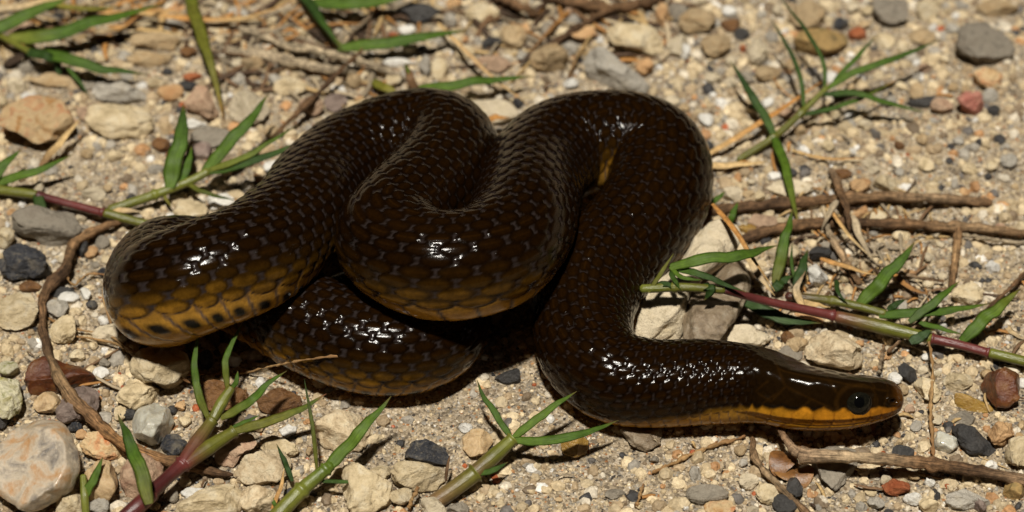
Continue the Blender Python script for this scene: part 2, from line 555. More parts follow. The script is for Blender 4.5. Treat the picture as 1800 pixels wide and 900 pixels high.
    lab = sstep(-3.5, 4.0, deg - edge + 2.5 * noise2(Sg, arc, 16, 7)) * sstep(4, 30, Sg)
    hc = mixc(hc, np.exp(-((deg - edge + 4) / 3.5) ** 2) * sstep(40, 70, Sg) * 0.8, (0.004, 0.003, 0.002))
    lc = np.zeros(col.shape) + np.array([0.38, 0.150, 0.010]) * (0.85 + 0.3 * noise2(Sg, arc, 15, 14))[..., None]
    lc = mixc(lc, sstep(110, 118, deg), (0.38, 0.17, 0.010))
    lc = mixc(lc, 0.8 * (1 - sstep(22, 105, Sg)), (0.19, 0.068, 0.007))
    lc = mixc(lc, 0.5 * sstep(120, 230, Sg), (0.24, 0.125, 0.010))
    hc = mixc(hc, lab, lc)
    groove = np.zeros(Sg.shape)
    line = np.full(Sg.shape, 99.0)
    for a, b in [((118, 78), (150, 60)), ((150, 60), (186, 44)), ((150, 60), (166, 82)), ((186, 44), (200, 74)), ((112, 52), (128, 26)),
                 ((128, 26), (205, 20)), ((205, 20), (222, 0)), ((60, 38), (128, 26)), ((60, 38), (66, 0)), ((36, 42), (60, 38)),
                 ((36, 42), (38, 0)), ((36, 42), (44, 80)), ((60, 46), (58, 84)), ((196, 60), (214, 82)), ((214, 44), (232, 62)), ((22, 48), (30, 80)),
                 ((128, 26), (132, 0)), ((186, 44), (205, 20)), ((200, 74), (228, 66))]:
        line = np.minimum(line, seg_dist(Sg, arc, (a[0], A2(a[1])), (b[0], A2(b[1]))))
    de = np.hypot(Sg - 86, arc - A2(65))
    line = np.minimum(line, np.abs(de - 31))
    lw = np.exp(-(line / 1.7) ** 2) * (1 - lab)
    hc = mixc(hc, 0.55 * lw, (0.026, 0.011, 0.0018))
    groove += 0.35 * lw
    hc = mixc(hc, 0.5 * np.exp(-((de - 28) / 2.2) ** 2) * (1 - lab) * (Sg > 80), (0.030, 0.013, 0.0025))
    sut = np.full(Sg.shape, 99.0)
    for q in (28, 47, 68, 92, 118, 145, 172, 198):
        sut = np.minimum(sut, np.abs(Sg - q - 0.10 * (deg - 95)) + 99 * ((deg < 84) | (deg > 113)))
    for q in (36, 60, 88, 120, 150, 180, 205):
        sut = np.minimum(sut, np.abs(Sg - q - 0.35 * (deg - 113)) + 99 * ((deg < 113) | (deg > 140)))
    sw = np.exp(-(sut / 1.3) ** 2)
    hc = mixc(hc, 0.65 * sw * lab, (0.12, 0.04, 0.005))
    groove += 1.2 * sw
    mouth = np.abs(deg - (115 - 5 * sstep(130, 225, Sg))) * 0.9 + 99 * (Sg > 228)
    mw = np.exp(-(mouth / 1.4) ** 2)
    hc = mixc(hc, 0.65 * mw * sstep(2, 20, Sg), (0.06, 0.022, 0.006))
    groove += 1.3 * mw
    ml2 = np.exp(-((deg - 134) / 1.4) ** 2)
    hc = mixc(hc, 0.4 * ml2 * lab, (0.2, 0.09, 0.01))
    # nostril
    dn = np.hypot((Sg - 27) / 1.2, arc - A2(66))
    nos = np.exp(-(dn / 4.0) ** 2)
    hc = mixc(hc, np.clip(nos * 1.3, 0, 1), (0.004, 0.003, 0.002))
    groove += 4 * nos - 3.0 * np.exp(-((dn - 9) / 4.0) ** 2) + 1.1 * noise2(Sg, arc, 17, 13) * (1 - lab)
    # brow ridge, eye socket
    groove += 4.0 * np.exp(-(de / 24) ** 4) - 3.2 * np.exp(-(((arc - A2(38)) / 9) ** 2 + ((Sg - 84) / 34) ** 2))
    col = np.where(hm[..., None], mixc(col, hb, hc), col)
    h = h - np.where(hm, groove * hb, 0)
    # shallow folds where the body bends and general unevenness
    h = h + 1.2 * noise2(Sg, TH * 70, 21, 55) * sstep(150, 400, Sg)
    flat = 1 - 0.05 * sstep(2.3, 3.0, lat)
    pw_ = 2 + 2.8 * (hb * sstep(8, 50, Sg))
    boxy = 1 / (np.abs(np.sin(TH)) ** pw_ + np.abs(np.cos(TH)) ** pw_) ** (1 / pw_)
    boxy = np.where(lat < 2.0, boxy, 1 + (boxy - 1) * (1 - sstep(1.7, 2.2, lat)))
    h = h + (boxy - 1) * RW[:, None] * np.where(hm, 1, 0) * 0.85
    ox = (RW[:, None] * flat + h) * np.sin(TH)
    oz = (RH[:, None] * flat + h) * np.cos(TH)
    # flatten the crown of the head a little
    oz = np.where((oz > 0) & hm, oz * (1 - 0.10 * hb * sstep(20, 60, Sg)), oz)
    V = C[:, None, :] + ox[..., None] * B[:, None, :] + oz[..., None] * D[:, None, :]
    # rest on the sand where it touches
    V = V.reshape(-1, 3)
    g = gz(V[:, 0], V[:, 1])
    V[:, 2] = np.maximum(V[:, 2], g - 3)
    i = np.arange(n * NT).reshape(n, NT)
    j = np.roll(i, -1, 1)
    F = np.stack([i[:-1], i[1:], j[1:], j[:-1]], -1).reshape(-1, 4)
    base = at(800, 560, 0)
    root = thing('snake', base, 'glossy dark brown snake with yellow lips and belly, coiled on the gravel', 'snake')
    m = tint_mat('snake_skin', 0.13, 0.5, var=0.25, cell=7.0, bump=0.22)
    m.node_tree.nodes['Principled BSDF'].inputs['IOR'].default_value = 1.22
    o = link('body', make_mesh('body', V - base, F[:, ::-1], m, colors=col.reshape(-1, 3)), root)
    # ---- eyes
    k = int(np.argmin(np.abs(s - 86)))
    m_eye, nt, b = new_mat('eye_iris')
    v, _ = obj_vec(nt)
    f = n_noise(nt, v, 1 / 5.0, 4, 0.6)
    nt.links.new(n_ramp(nt, f, [(0.35, (0.004, 0.004, 0.003)), (0.65, (0.011, 0.010, 0.006))]), b.inputs['Base Color'])
    b.inputs['Roughness'].default_value = 0.06
    b.inputs['IOR'].default_value = 1.33
    m_pup, nt, b = new_mat('eye_pupil')
    b.inputs['Base Color'].default_value = (0.002, 0.002, 0.002, 1)
    b.inputs['Roughness'].default_value = 0.05
    m_rim, nt, b = new_mat('eye_rim')
    b.inputs['Base Color'].default_value = (0.012, 0.006, 0.002, 1)
    b.inputs['Roughness'].default_value = 0.35
    for sg in (-1, 1):
        a = sg * math.radians(65 + 18)
        nrm = math.sin(a) * B[k] + math.cos(a) * D[k]
        pc = C[k] + RW[k] * math.sin(a) * B[k] + RH[k] * math.cos(a) * D[k] - nrm * 16.5
        re = 25.0
        # a lentil of an eye, its axis along nrm
        ax = nrm / np.linalg.norm(nrm)
        e1 = np.cross(ax, UP); e1 /= np.linalg.norm(e1)
        e2 = np.cross(ax, e1)
        def cap(r, lo, hi, nr, na, lift=0.0):
            vs, fs = [], []
            for q in range(nr + 1):
                al = lo + (hi - lo) * q / nr
                for w in range(na):
                    be = 2 * math.pi * w / na
                    vs.append(ax * (math.cos(al) * r * 0.92 + lift) + (e1 * math.cos(be) + e2 * math.sin(be)) * math.sin(al) * r)
            for q in range(nr):
                for w in range(na):
                    w2 = (w + 1) % na
                    fs.append((q * na + w, (q + 1) * na + w, (q + 1) * na + w2, q * na + w2))
            return np.array(vs), np.array(fs)
        vs, fs = cap(re, 0.001, 2.4, 20, 32)
        eye = link('eye', make_mesh('eye', vs, fs, m_eye), root, pc - base)
        vs, fs = cap(re, 0.001, 0.36, 6, 24, 0.25)
        link('pupil', make_mesh('pupil', vs, fs, m_pup), eye)
        # raised rim round the eye
        na, nb_ = 40, 8
        vs, fs = [], []
        for w in range(na):
            be = 2 * math.pi * w / na
            rd = e1 * math.cos(be) + e2 * math.sin(be)
            for q in range(nb_):
                g_ = 2 * math.pi * q / nb_
                vs.append(rd * (21.8 + 1.5 * math.cos(g_)) + ax * (10.2 + 1.4 * math.sin(g_)))
        for w in range(na):
            for q in range(nb_):
                w2, q2 = (w + 1) % na, (q + 1) % nb_
                fs.append((w * nb_ + q, w2 * nb_ + q, w2 * nb_ + q2, w * nb_ + q2))
        link('eye_rim', make_mesh('eye_rim', vs, fs, m_rim), eye)
    return C, R


SNAKE_C, SNAKE_R = build_snake()


# ------------------------------------------------------------------ stones
def ico(sub):
    t = (1 + 5 ** 0.5) / 2
    v = [(-1, t, 0), (1, t, 0), (-1, -t, 0), (1, -t, 0), (0, -1, t), (0, 1, t), (0, -1, -t), (0, 1, -t), (t, 0, -1), (t, 0, 1), (-t, 0, -1), (-t, 0, 1)]
    f = [(0, 11, 5), (0, 5, 1), (0, 1, 7), (0, 7, 10), (0, 10, 11), (1, 5, 9), (5, 11, 4), (11, 10, 2), (10, 7, 6), (7, 1, 8),
         (3, 9, 4), (3, 4, 2), (3, 2, 6), (3, 6, 8), (3, 8, 9), (4, 9, 5), (2, 4, 11), (6, 2, 10), (8, 6, 7), (9, 8, 1)]
    v = [np.array(p) / np.linalg.norm(p) for p in v]
    for _ in range(sub):
        mid, g = {}, []
        def m(a, b):
            key = (min(a, b), max(a, b))
            if key not in mid:
                p = v[a] + v[b]
                v.append(p / np.linalg.norm(p))
                mid[key] = len(v) - 1
            return mid[key]
        for a, b, c in f:
            ab, bc, ca = m(a, b), m(b, c), m(c, a)
            g += [(a, ab, ca), (b, bc, ab), (c, ca, bc), (ab, bc, ca)]
        f = g
    return np.array(v), np.array(f, np.int32)


ICO = {k: ico(k) for k in (0, 1, 2, 3, 4)}


def noise3(P, seed):
    """smooth 3-D value noise, -1..1"""
    g = np.random.default_rng(seed).uniform(-1, 1, (16, 16, 16))
    i = np.floor(P).astype(int)
    f = P - i
    f = f * f * (3 - 2 * f)
    r = 0
    for a in (0, 1):
        for b in (0, 1):
            for c in (0, 1):
                w = (f[:, 0] if a else 1 - f[:, 0]) * (f[:, 1] if b else 1 - f[:, 1]) * (f[:, 2] if c else 1 - f[:, 2])
                r = r + w * g[(i[:, 0] + a) % 16, (i[:, 1] + b) % 16, (i[:, 2] + c) % 16]
    return r


def rock_unit(sub, rng, cuts, rough):
    """unit rock: a sphere trimmed by random planes, then pitted and made uneven"""
    V, F = ICO[sub]
    P = V.copy()
    for _ in range(cuts):
        d = rng.normal(size=3)
        d /= np.linalg.norm(d)
        c = rng.uniform(0.40, 0.80)
        t = P @ d
        P -= np.where(t > c, (t - c) * 0.97, 0)[:, None] * d
    sd = int(rng.integers(1 << 30))
    n = 0.14 * noise3(P * 1.6, sd) + 0.075 * noise3(P * 3.3, sd + 1) + 0.045 * noise3(P * 6.6, sd + 2) + 0.028 * noise3(P * 12, sd + 3)
    n -= 0.05 * np.clip(1 - np.abs(noise3(P * 2.3, sd + 4)) * 5, 0, 1)          # cracks
    return P * (1 + rough * n)[:, None], F


ROCKY = {'agate': 0.3, 'quartz': 0.5, 'redbrown': 0.45, 'amber': 0.4, 'honey': 0.5, 'olive': 0.4, 'grey': 0.7, 'white': 0.8, 'dark': 0.8}
HERO = []
USED = set()
STONES = []     # ground x, y, radius of every stone already laid


def lay_stone(name, label, cat, key, cx, cy, rx, ry, poly=None, rot=0.0, group=None, flat=0.8, sink=0.30, cuts=None, rough=1.0):
    rng = np.random.default_rng(abs(hash((round(cx), round(cy)))) % (2 ** 31))
    big = max(rx, ry)
    sub = 4 if big > 24 else (3 if big > 11 else 2)
    P, F = rock_unit(sub, rng, 8 if cuts is None else cuts, rough * ROCKY.get(key, 1.0))
    # lying ellipsoid: x half width rx, image half height ry
    a = ry / math.sqrt(math.sin(EL) ** 2 + (flat * math.cos(EL)) ** 2)
    Q = P * np.array([rx, a, a * flat])
    u, w = Q @ RIGHT, Q @ UP
    rho, ang = np.hypot(u, w), np.arctan2(w, u)
    nb = 48
    if poly is not None:
        pr = np.asarray(poly, float) - (cx, cy)
        pu, pw = pr[:, 0], -pr[:, 1]
        # radius of the outline in each direction
        tgt = np.zeros(nb)
        for q in range(nb):
            t = -math.pi + 2 * math.pi * (q + 0.5) / nb
            dx, dy = math.cos(t), math.sin(t)
            rbest = 0
            for e in range(len(pu)):
                x1, y1, x2, y2 = pu[e], pw[e], pu[(e + 1) % len(pu)], pw[(e + 1) % len(pu)]
                den = dx * (y2 - y1) - dy * (x2 - x1)
                if abs(den) < 1e-9: continue
                r_ = (x1 * (y2 - y1) - y1 * (x2 - x1)) / den
                m_ = (x1 * dy - y1 * dx) / den
                if r_ > 0 and -0.001 <= m_ <= 1.001: rbest = max(rbest, r_)
            tgt[q] = rbest if rbest > 0 else big
        tgt = 0.25 * np.roll(tgt, 1) + 0.5 * tgt + 0.25 * np.roll(tgt, -1)
    else:
        t = -math.pi + 2 * math.pi * (np.arange(nb) + 0.5) / nb - rot
        tgt = rx * ry / np.sqrt((ry * np.cos(t)) ** 2 + (rx * np.sin(t)) ** 2)
        tgt = tgt * (1 + 0.07 * np.sin(2 * t + rng.uniform(0, 6)) + 0.06 * np.sin(3 * t + rng.uniform(0, 6)))
    b = ((ang + math.pi) / (2 * math.pi) * nb).astype(int) % nb
    cur = np.zeros(nb)
    np.maximum.at(cur, b, rho)
    cur = np.where(cur == 0, cur.max(), cur)
    for _ in range(2):
        cur = np.maximum(cur, 0.25 * np.roll(cur, 1) + 0.5 * cur + 0.25 * np.roll(cur, -1))
    fpos = (ang + math.pi) / (2 * math.pi) * nb - 0.5
    i0 = np.floor(fpos).astype(int)
    fr = fpos - i0
    ratio = tgt / cur
    rr = ratio[i0 % nb] * (1 - fr) + ratio[(i0 + 1) % nb] * fr
    cu = cur[i0 % nb] * (1 - fr) + cur[(i0 + 1) % nb] * fr
    mean = ratio.mean()
    k = sstep(0.15, 0.8, rho / cu)
    sc_ = mean * (1 - k) + rr * k
    Q = Q + (u * (sc_ - 1))[:, None] * RIGHT + (w * (sc_ - 1))[:, None] * UP + ((Q @ FWD) * (0.9 * mean - 1))[:, None] * FWD
    zc = -Q[:, 2].min() * (1 - sink)
    c = at(cx, cy, zc)
    c = at(cx, cy, zc + float(gz(c[0], c[1])))
    o = link(name, make_mesh(name, Q, F, STONE[key]), None, c)
    tag(o, label, cat, group)
    STONES.append((c[0], c[1], (rx + a) / 2))
    HERO.append((cx, cy, label))
    return o


# colour | label | outline (x,y pairs) or e:cx,cy,rx,ry[,rotation degrees]
STONE_TABLE = '''
orange|large orange and tan angular rock at the left edge under the grass|-6,185 60,163 110,172 138,208 130,235 105,250 65,258 28,235 -6,222
cream|big cream rock just right of the orange angular rock|145,190 165,178 250,185 270,205 277,230 255,247 195,247 165,235 145,212
lightgrey|greyish slab lying behind the big cream rock, crossed by a leaf shadow|155,152 215,141 255,160 268,184 230,184 160,176
tan|tan ledge shaped slab below the top left grass blades|222,62 240,54 310,58 328,75 318,95 290,91 222,80
tan|brownish flat slab directly under the tan ledge shaped slab|212,97 240,86 310,95 302,111 260,123 225,112
blush|brown wedge shaped rock at the tip of the long hanging blade|320,182 345,145 365,150 388,205 380,217 355,206 330,194
pale|beige rounded boulder right of the long hanging blade tip|e:436,190,38,32
white|flat white chip behind the upright broad grass blade|e:338,218,32,9,-8
grey|grey brown flat stone behind the left grass sprig|e:372,240,42,19
purple|small purplish brown stone between the left sprig blades|e:354,266,22,17
brown|small brown stone left of the upright broad grass blade|e:283,254,17,13
peach|orange tan stone above the flat white chip|e:300,163,24,17
cream|small cream stone above the orange tan stone near the long blade|e:272,146,16,12
pale|pale stone under the folded dark blade at the left|e:28,150,18,15
blush|blush slab under the top left grass blades|e:36,50,34,14
tan|long low tan stone above the orange angular rock|e:92,141,52,14
brick|red brown chip left of the long hanging blade|e:337,135,20,8
dark|dark chip under the red brown chip near the hanging blade|e:330,150,18,9
lightgrey|bluish grey stone right of the hanging blade middle|e:420,141,16,13
tan|tan stone up beside the hanging blade on its right|e:442,110,24,14
cream|cream stone left of the dark twig above the back coil|e:508,152,30,18
blush|blush stone beside the dark twig near the back coil|e:548,185,26,18
purple|purple grey stone touching the upper left of the back coil|e:590,180,22,17
cream|cream pebble at the upper left of the tan ledge slab|e:262,42,24,12
lightgrey|light grey stone beside the top straw stalks|e:305,45,22,11
cream|cream stone right of the top straw stalks|e:385,50,24,13
grey|grey stone at the left edge below the folded blade|e:52,118,22,11
cream|large cream boulder at the top right of the arch coil|1055,52 1085,35 1150,42 1170,65 1172,95 1150,106 1110,93 1075,80
pale|pale rounded stone right of the large cream boulder|e:1192,82,22,22
lightgrey|long slanted grey slab behind the arch coil|1018,110 1040,75 1060,80 1110,120 1152,155 1140,176 1070,158 1030,135
peach|small orange tan pebble on the long grey slab's upper side|e:1132,117,17,17
peach|orange tan stone beside the dark stems at top centre|e:1025,58,23,16
tan|lumpy yellow tan rock left of the long grey slab|e:968,102,36,30
lightgrey|small grey stone on the right of the lumpy yellow rock|e:1001,86,16,14
peach|orange tan upright stone at the top edge above the cream boulder|e:1166,28,15,26
grey|brown grey stone at the top edge right of the orange upright stone|e:1194,22,20,20
tan|brown tan stone behind the large cream boulder|e:1112,24,25,13
dark|wide charcoal stone behind the upper grass leaf|e:735,22,46,19
dark|dark grey stone between the two straw and leaf tips|e:866,78,23,15
tan|round tan rock right of the dark grey stone at top centre|e:902,66,27,25
cream|cream rock at the top edge right of the grass leaf|e:845,22,36,18
white|white grey flat chip above the leaf behind the coils|e:700,109,30,9
lightgrey|narrow upright grey stone behind the straw stalk|e:747,116,11,24
cream|cream stone left of the straw stalk behind the coils|e:772,122,17,22
cream|cream stone touching the leaf tip left of the straw|e:816,92,18,14
blush|pinkish tan flat stone under the straw stalk|e:868,112,36,16
pale|wide pale stone in the gap between the two top coils|e:860,196,56,24
cream|cream stone beneath the leaf left of the back coil|e:690,140,17,13
tan|tan pebble touching the left end of the back leaf|e:622,142,17,14
white|little white stone behind the arch coil's left shoulder|e:1004,146,14,9
lightgrey|grey stone behind the upper grass leaf's tip|e:790,34,15,14
white|whitish stone below the charcoal stone at top|e:715,52,17,10
olive|two toned olive and yellow stone behind the right sprig|1388,72 1405,50 1450,46 1492,58 1496,80 1480,95 1430,99 1395,98
navy|dark blue stone above the brick red stone|e:1478,42,17,12
brick|brick red angular stone beside the dark blue stone|1488,55 1508,45 1524,50 1525,67 1505,75 1490,68
grey|big grey tan boulder at the top edge right of centre|1530,-6 1600,-6 1598,35 1575,50 1545,43 1530,20
cream|cream egg shaped stone at the top edge right of the grey boulder|e:1630,18,24,20
grey|large grey tan rock in the top right corner|1672,60 1690,37 1740,35 1785,75 1787,105 1755,119 1710,112 1675,92
orange|orange brown stone below the large corner rock|1705,125 1735,115 1762,130 1758,165 1740,160 1715,150
pink|red pink stone below the orange brown stone|1678,172 1700,157 1725,160 1732,190 1715,205 1690,196
lightgrey|small grey stone between the orange and red pink stones|e:1741,168,16,14
blush|dusty pink flat stone left of the red pink stone|e:1655,186,24,15
dark|long dark grey stone left of the dusty pink stone|e:1622,180,30,11,10
tan|tan stone above the right shoulder of the arch coil|e:1224,36,36,26
tan|second tan stone lower beside the small dark stone at top right|e:1258,80,32,22
white|white round pebble at the arch coil's upper right|e:1204,90,11,15
dark|small dark stone above the red chip near the sprig tips|e:1303,60,15,13
brick|tiny red chip below the small dark stone|e:1306,86,7,9
pale|pale upright stone right of the tiny red chip|e:1332,92,18,28
tan|tan stone at the left of the sprig's lowest long blade|e:1348,128,24,16
tan|wide flat tan stone at the top behind the thin blades|e:1420,26,40,26
cream|cream stone right of the brick red stone|e:1556,72,19,15
tan|tan stone right of the long rising blade's tip|e:1622,64,24,17
cream|small cream stone under the rising blade's tip|e:1586,83,14,12
brown|brown stone at the top behind the small dark stone|e:1284,44,20,13
tan|wide tan slab at the top right edge|e:1752,14,44,18
pale|small pale stone under the right sprig's shadow|e:1521,219,14,10
blush|tan stone under the right sprig's lower blade|e:1385,200,20,10
navy|rough black and navy stone at the left edge|-6,460 8,437 30,427 55,432 80,445 90,478 78,492 45,490 20,495 0,482
grey|big grey slab under the red stemmed runner at left|18,385 30,365 60,358 90,368 135,375 150,410 125,430 90,440 60,420 25,412
cream|round cream stone above the left bend of the snake|303,375 312,352 335,347 365,360 368,376 330,389
white|bright white stone tucked against the snake's left loop|360,345 400,338 418,355 372,374
pale|pale flat stone under the green runner branch at left|e:166,341,23,13
dark|dark pebble right of the big grey slab|e:146,437,10,16
grey|dark grey pebble beside the snake's left bend|e:180,426,14,12
peach|peach pebble between dark pebbles left of the snake|e:160,443,13,11
grey|little grey pebble right of the root bend|e:167,466,9,7
dark|dark grey flat stone under the root's left bow|e:110,515,22,12
white|white pebble just right of the root's left bow|e:120,524,18,12
white|smaller white pebble nearest the snake's left bend|e:150,517,11,11
lightgrey|grey white round pebble below the white pebbles|e:102,541,18,16
navy|tiny dark blue pebble beside the white pebbles|e:162,535,9,8
cream|big cream rock at the left edge below the black stone|-6,530 25,512 55,517 72,540 60,570 30,581 -6,575
cream|cream rock between the root and the rootlets|e:112,580,26,24
brown|orange brown pebble under the black navy stone|e:52,504,22,10
cream|cream stone at the left edge above the black stone|e:10,418,16,19
pale|pale stone beneath the snake's lower left bend|e:196,588,30,20
agate|huge smooth grey and orange agate rock in the lower left corner|-6,790 18,765 60,742 105,745 130,775 142,820 128,858 75,890 60,893 15,870 -6,850
redbrown|glossy red brown flint under the brown root|40,657 55,635 80,625 110,638 150,648 170,665 165,680 130,686 85,692 55,697
honey|tan stone below the red brown flint|e:84,708,26,17
purple|purple grey stone right of the root below the flint|100,715 115,690 145,678 172,690 175,720 150,736 120,744 105,735
algae|white stone with green algae stains at the left edge|-6,662 30,670 42,700 40,720 20,738 -6,722
algae|mossy yellow green lump above the algae stained stone|e:14,648,20,13
cream|large cream rock below the snake's left bend|230,640 245,615 290,605 325,620 340,645 325,670 295,688 265,676 235,660
cream|pointed cream stone below the large cream rock|203,702 225,668 245,660 282,690 270,713 240,720
quartz|round translucent white quartz pebble|230,750 240,720 265,710 295,718 303,745 290,772 265,785 237,771
navy|shiny dark navy stone below the quartz pebble|280,787 290,765 310,763 330,778 325,795 300,801
orange|orange brown stone left of the root's lower stretch|142,780 155,760 185,757 215,785 217,806 180,807 150,796
honey|honey coloured stone behind the small bottom left blade|150,832 175,808 195,812 208,855 195,881 165,883
blush|pinkish rock behind the leaf of the red stemmed sprig|213,830 225,805 255,798 285,820 288,870 265,890 225,886 212,860
speckled|brownish cream boulder between the two bottom left sprigs|412,836 430,802 470,790 505,800 511,825 490,846 440,856 420,852
speckled|rounded cream stone at the bottom edge under the brownish boulder|e:456,878,31,25
cream|cream stone behind the brownish cream boulder|455,777 480,765 520,780 526,800 500,809 465,801
blush|pinkish tan stone right of the sprig's forked stem|378,800 400,770 440,760 456,780 424,800 412,822 385,816
speckled|speckled cream boulder behind the tall green blade|550,757 560,731 595,720 640,735 656,760 640,790 610,796 565,786
brown|brown orange rock behind the red stemmed sprig's fork|e:388,696,44,27
brown|dark brown rock beside the sprig's right blades|e:490,706,43,21
speckled|cream stone under the olive blade of the red sprig|e:368,770,36,23
white|small white chip right of the red brown flint|e:176,657,15,12
cream|cream pebble above the flint near the root|e:136,626,14,11
cream|small cream pebble right of the root below the purple stone|e:212,726,11,14
cream|cream pebble at the bottom edge beside the agate rock|100,862 125,860 143,875 146,905 100,905
lightgrey|light grey pebble at the bottom edge behind the small blade|e:176,890,18,14
navy|small navy pebble right above the agate rock|e:131,750,13,10
peach|peach pebble under the small navy pebble|e:144,764,11,9
dark|dark pebble at the left edge above the agate rock|e:4,735,10,19
dark|dark pebble left of the quartz pebble|e:225,728,12,10
peach|peach pebble touching the quartz pebble's top right|e:317,714,10,8
dark|small dark pebble right of the quartz pebble|e:304,720,8,8
cream|wide low cream rock at the bottom edge right of the red sprig|310,888 350,862 400,851 427,870 422,908 310,908
white|pale white chip above the wide low bottom rock|e:343,868,24,11
navy|dark stone in the shade below the snake's left bend|e:362,632,13,16
white|white pebble right of the shaded dark stone|e:408,632,17,12
cream|cream rounded rock at the bottom centre left of the block|600,827 625,813 660,835 688,850 686,885 660,905 625,905 605,872
cream|cream block shaped stone left of the brown stemmed sprig|687,822 705,810 740,812 780,825 781,846 765,863 730,863 690,851
navy|rough navy stone behind the cream block|712,802 725,775 750,772 775,785 791,796 785,817 740,815 720,812
honey|smooth tan stone above the brown stemmed sprig|812,771 830,755 850,755 868,775 850,800 825,804 815,791
white|white chip touching the smooth tan stone|e:818,752,13,8
dark|charcoal stone alone on the sand between the coils|869,664 885,655 912,646 915,672 890,677 872,671
amber|brown translucent stone under the sprig's right blade|985,771 1010,760 1035,775 1030,796 1010,804 990,796
smoky|glassy grey brown stone under the snake's throat|1085,752 1165,748 1160,780 1135,793 1110,783
cream|cream stone behind the rounded rock at bottom centre|e:668,832,20,13
cream|cream pebble below the cream block|e:706,872,18,14
pale|pale wedge at the bottom edge below the cream block|740,877 765,874 786,895 782,908 742,908
grey|grey pebble at the bottom edge under the brown sprig|e:806,895,18,11
grey|dark oval pebble on the open sand near the bottom|e:1080,868,17,8
speckled|rough grey white rock behind the snake's head|1412,622 1425,595 1455,581 1490,590 1515,610 1521,636 1505,650 1470,647 1430,642
pale|flat pale stone behind the snake's neck|1260,602 1285,570 1320,570 1362,597 1340,609 1290,608
grey|grey stone between the neck and the rough white rock|e:1388,622,24,14
tan|tan stone above the neck's grey stone|e:1400,606,20,14
redbrown|dark brown round stone at the right edge beyond the snout|1728,682 1740,655 1765,645 1796,660 1791,695 1770,716 1745,713
amber|flat amber stone left of the dark brown round stone|1675,689 1700,694 1740,712 1746,726 1700,724 1678,711
cream|cream pebble above the flat amber stone|1657,671 1670,655 1705,658 1711,675 1690,687 1665,686
cream|upright cream stone right of the snout|1607,676 1620,662 1640,668 1656,695 1645,708 1625,702
dark|dark grey stone above the snout|1578,646 1590,637 1610,650 1613,668 1600,673 1582,661
white|white pebble touching the top of the snout|e:1573,665,13,10
dark|large charcoal slab at the right below the amber stone|1673,757 1685,745 1710,750 1751,790 1745,801 1700,798 1685,777
quartz|pale greenish translucent stone left of the charcoal slab|1643,776 1650,757 1680,769 1688,785 1665,796 1645,791
peach|cream and orange stone right of the charcoal slab|1737,761 1750,740 1780,745 1786,765 1765,784 1740,779
cream|cream stone at the right edge below the cream and orange stone|1768,802 1775,772 1806,764 1806,822 1770,814
grey|grey stone between the amber stone and the charcoal slab|e:1690,736,24,12
dark|dark stone in the head's shadow above the stick|e:1586,795,17,13
grey|grey keeled stone under the stick below the head|1430,796 1470,787 1510,795 1505,822 1480,850 1465,859 1432,842
brick|red brown stone below the stick at right|1550,856 1570,842 1598,850 1599,866 1575,873 1555,866
grey|smooth grey oval stone near the bottom edge|e:1241,868,34,17
orange|bright orange stone at the bottom edge under the grey oval|e:1265,893,25,14
cream|cream stone left of the curved dry stem at the bottom|e:1352,868,25,17
dark|black stone at the foot of the curved dry stem|e:1378,886,20,15
pale|pale tan pebble above the cream stone near the dry stem|e:1316,846,18,13
dark|dark stone right of the curved dry stem|e:1396,858,13,18
white|white oval pebble below the red brown stone|e:1605,877,15,11
lightgrey|light grey pebble at the bottom edge left of the white oval|e:1540,884,14,10
lightgrey|broad pale grey rock in the lower right corner|1660,872 1695,860 1740,880 1736,899 1670,897
cream|cream pebble at the bottom edge left of the broad pale rock|e:1632,889,17,13
purple|purple pebble at the bottom edge beside the broad pale rock|e:1722,888,11,12
olive|dark olive stone at the right edge under the stick|e:1785,862,22,16
pale|rough whitish rock held in the bend of the neck|1205,440 1245,380 1272,372 1312,405 1300,450 1240,485 1205,540 1198,602 1120,618 1090,580 1102,530 1150,490
smoky|shaded grey brown curved rock beside the whitish rock|1232,486 1298,450 1322,470 1320,512 1292,562 1252,603 1203,614 1196,560
blush|pinkish stone right of the large glassy rock|1310,392 1325,375 1365,380 1369,400 1340,409
pale|flat grey beige stone behind the upper long stick|e:1388,332,46,17
white|white pebble above the flat grey beige stone|e:1363,310,15,9
pale|pale stone by the right flank of the arch coil|e:1288,340,20,14
amber|amber chip between the two long sticks at their left end|e:1312,402,18,8
cream|cream stone behind the upright green blade at right|1350,442 1390,424 1411,440 1400,466 1360,471
white|bright white stone behind the small dark blades at right|1418,472 1435,462 1458,490 1446,508 1425,502
cream|smooth cream pebble below the lower long stick|e:1585,414,18,11
dark|dark stone left of the straw heap at right|e:1440,446,20,14
peach|orange patched stone between the two long sticks|1495,377 1522,359 1530,380 1500,386
cream|cream flat pebble right of the orange patched stone|e:1541,380,20,10
cream|cream stone above the upper long stick's middle|e:1556,322,22,15
peach|peach stone left of the cream stone above the stick|e:1512,326,20,14
brown|brown stone above the upper long stick near the dried stem|e:1480,305,20,9
peach|peach stone beneath the red runner stem|1388,546 1440,555 1452,568 1420,572
cream|crumbly cream stone near the short brown stub at right|e:1702,517,32,19
'''


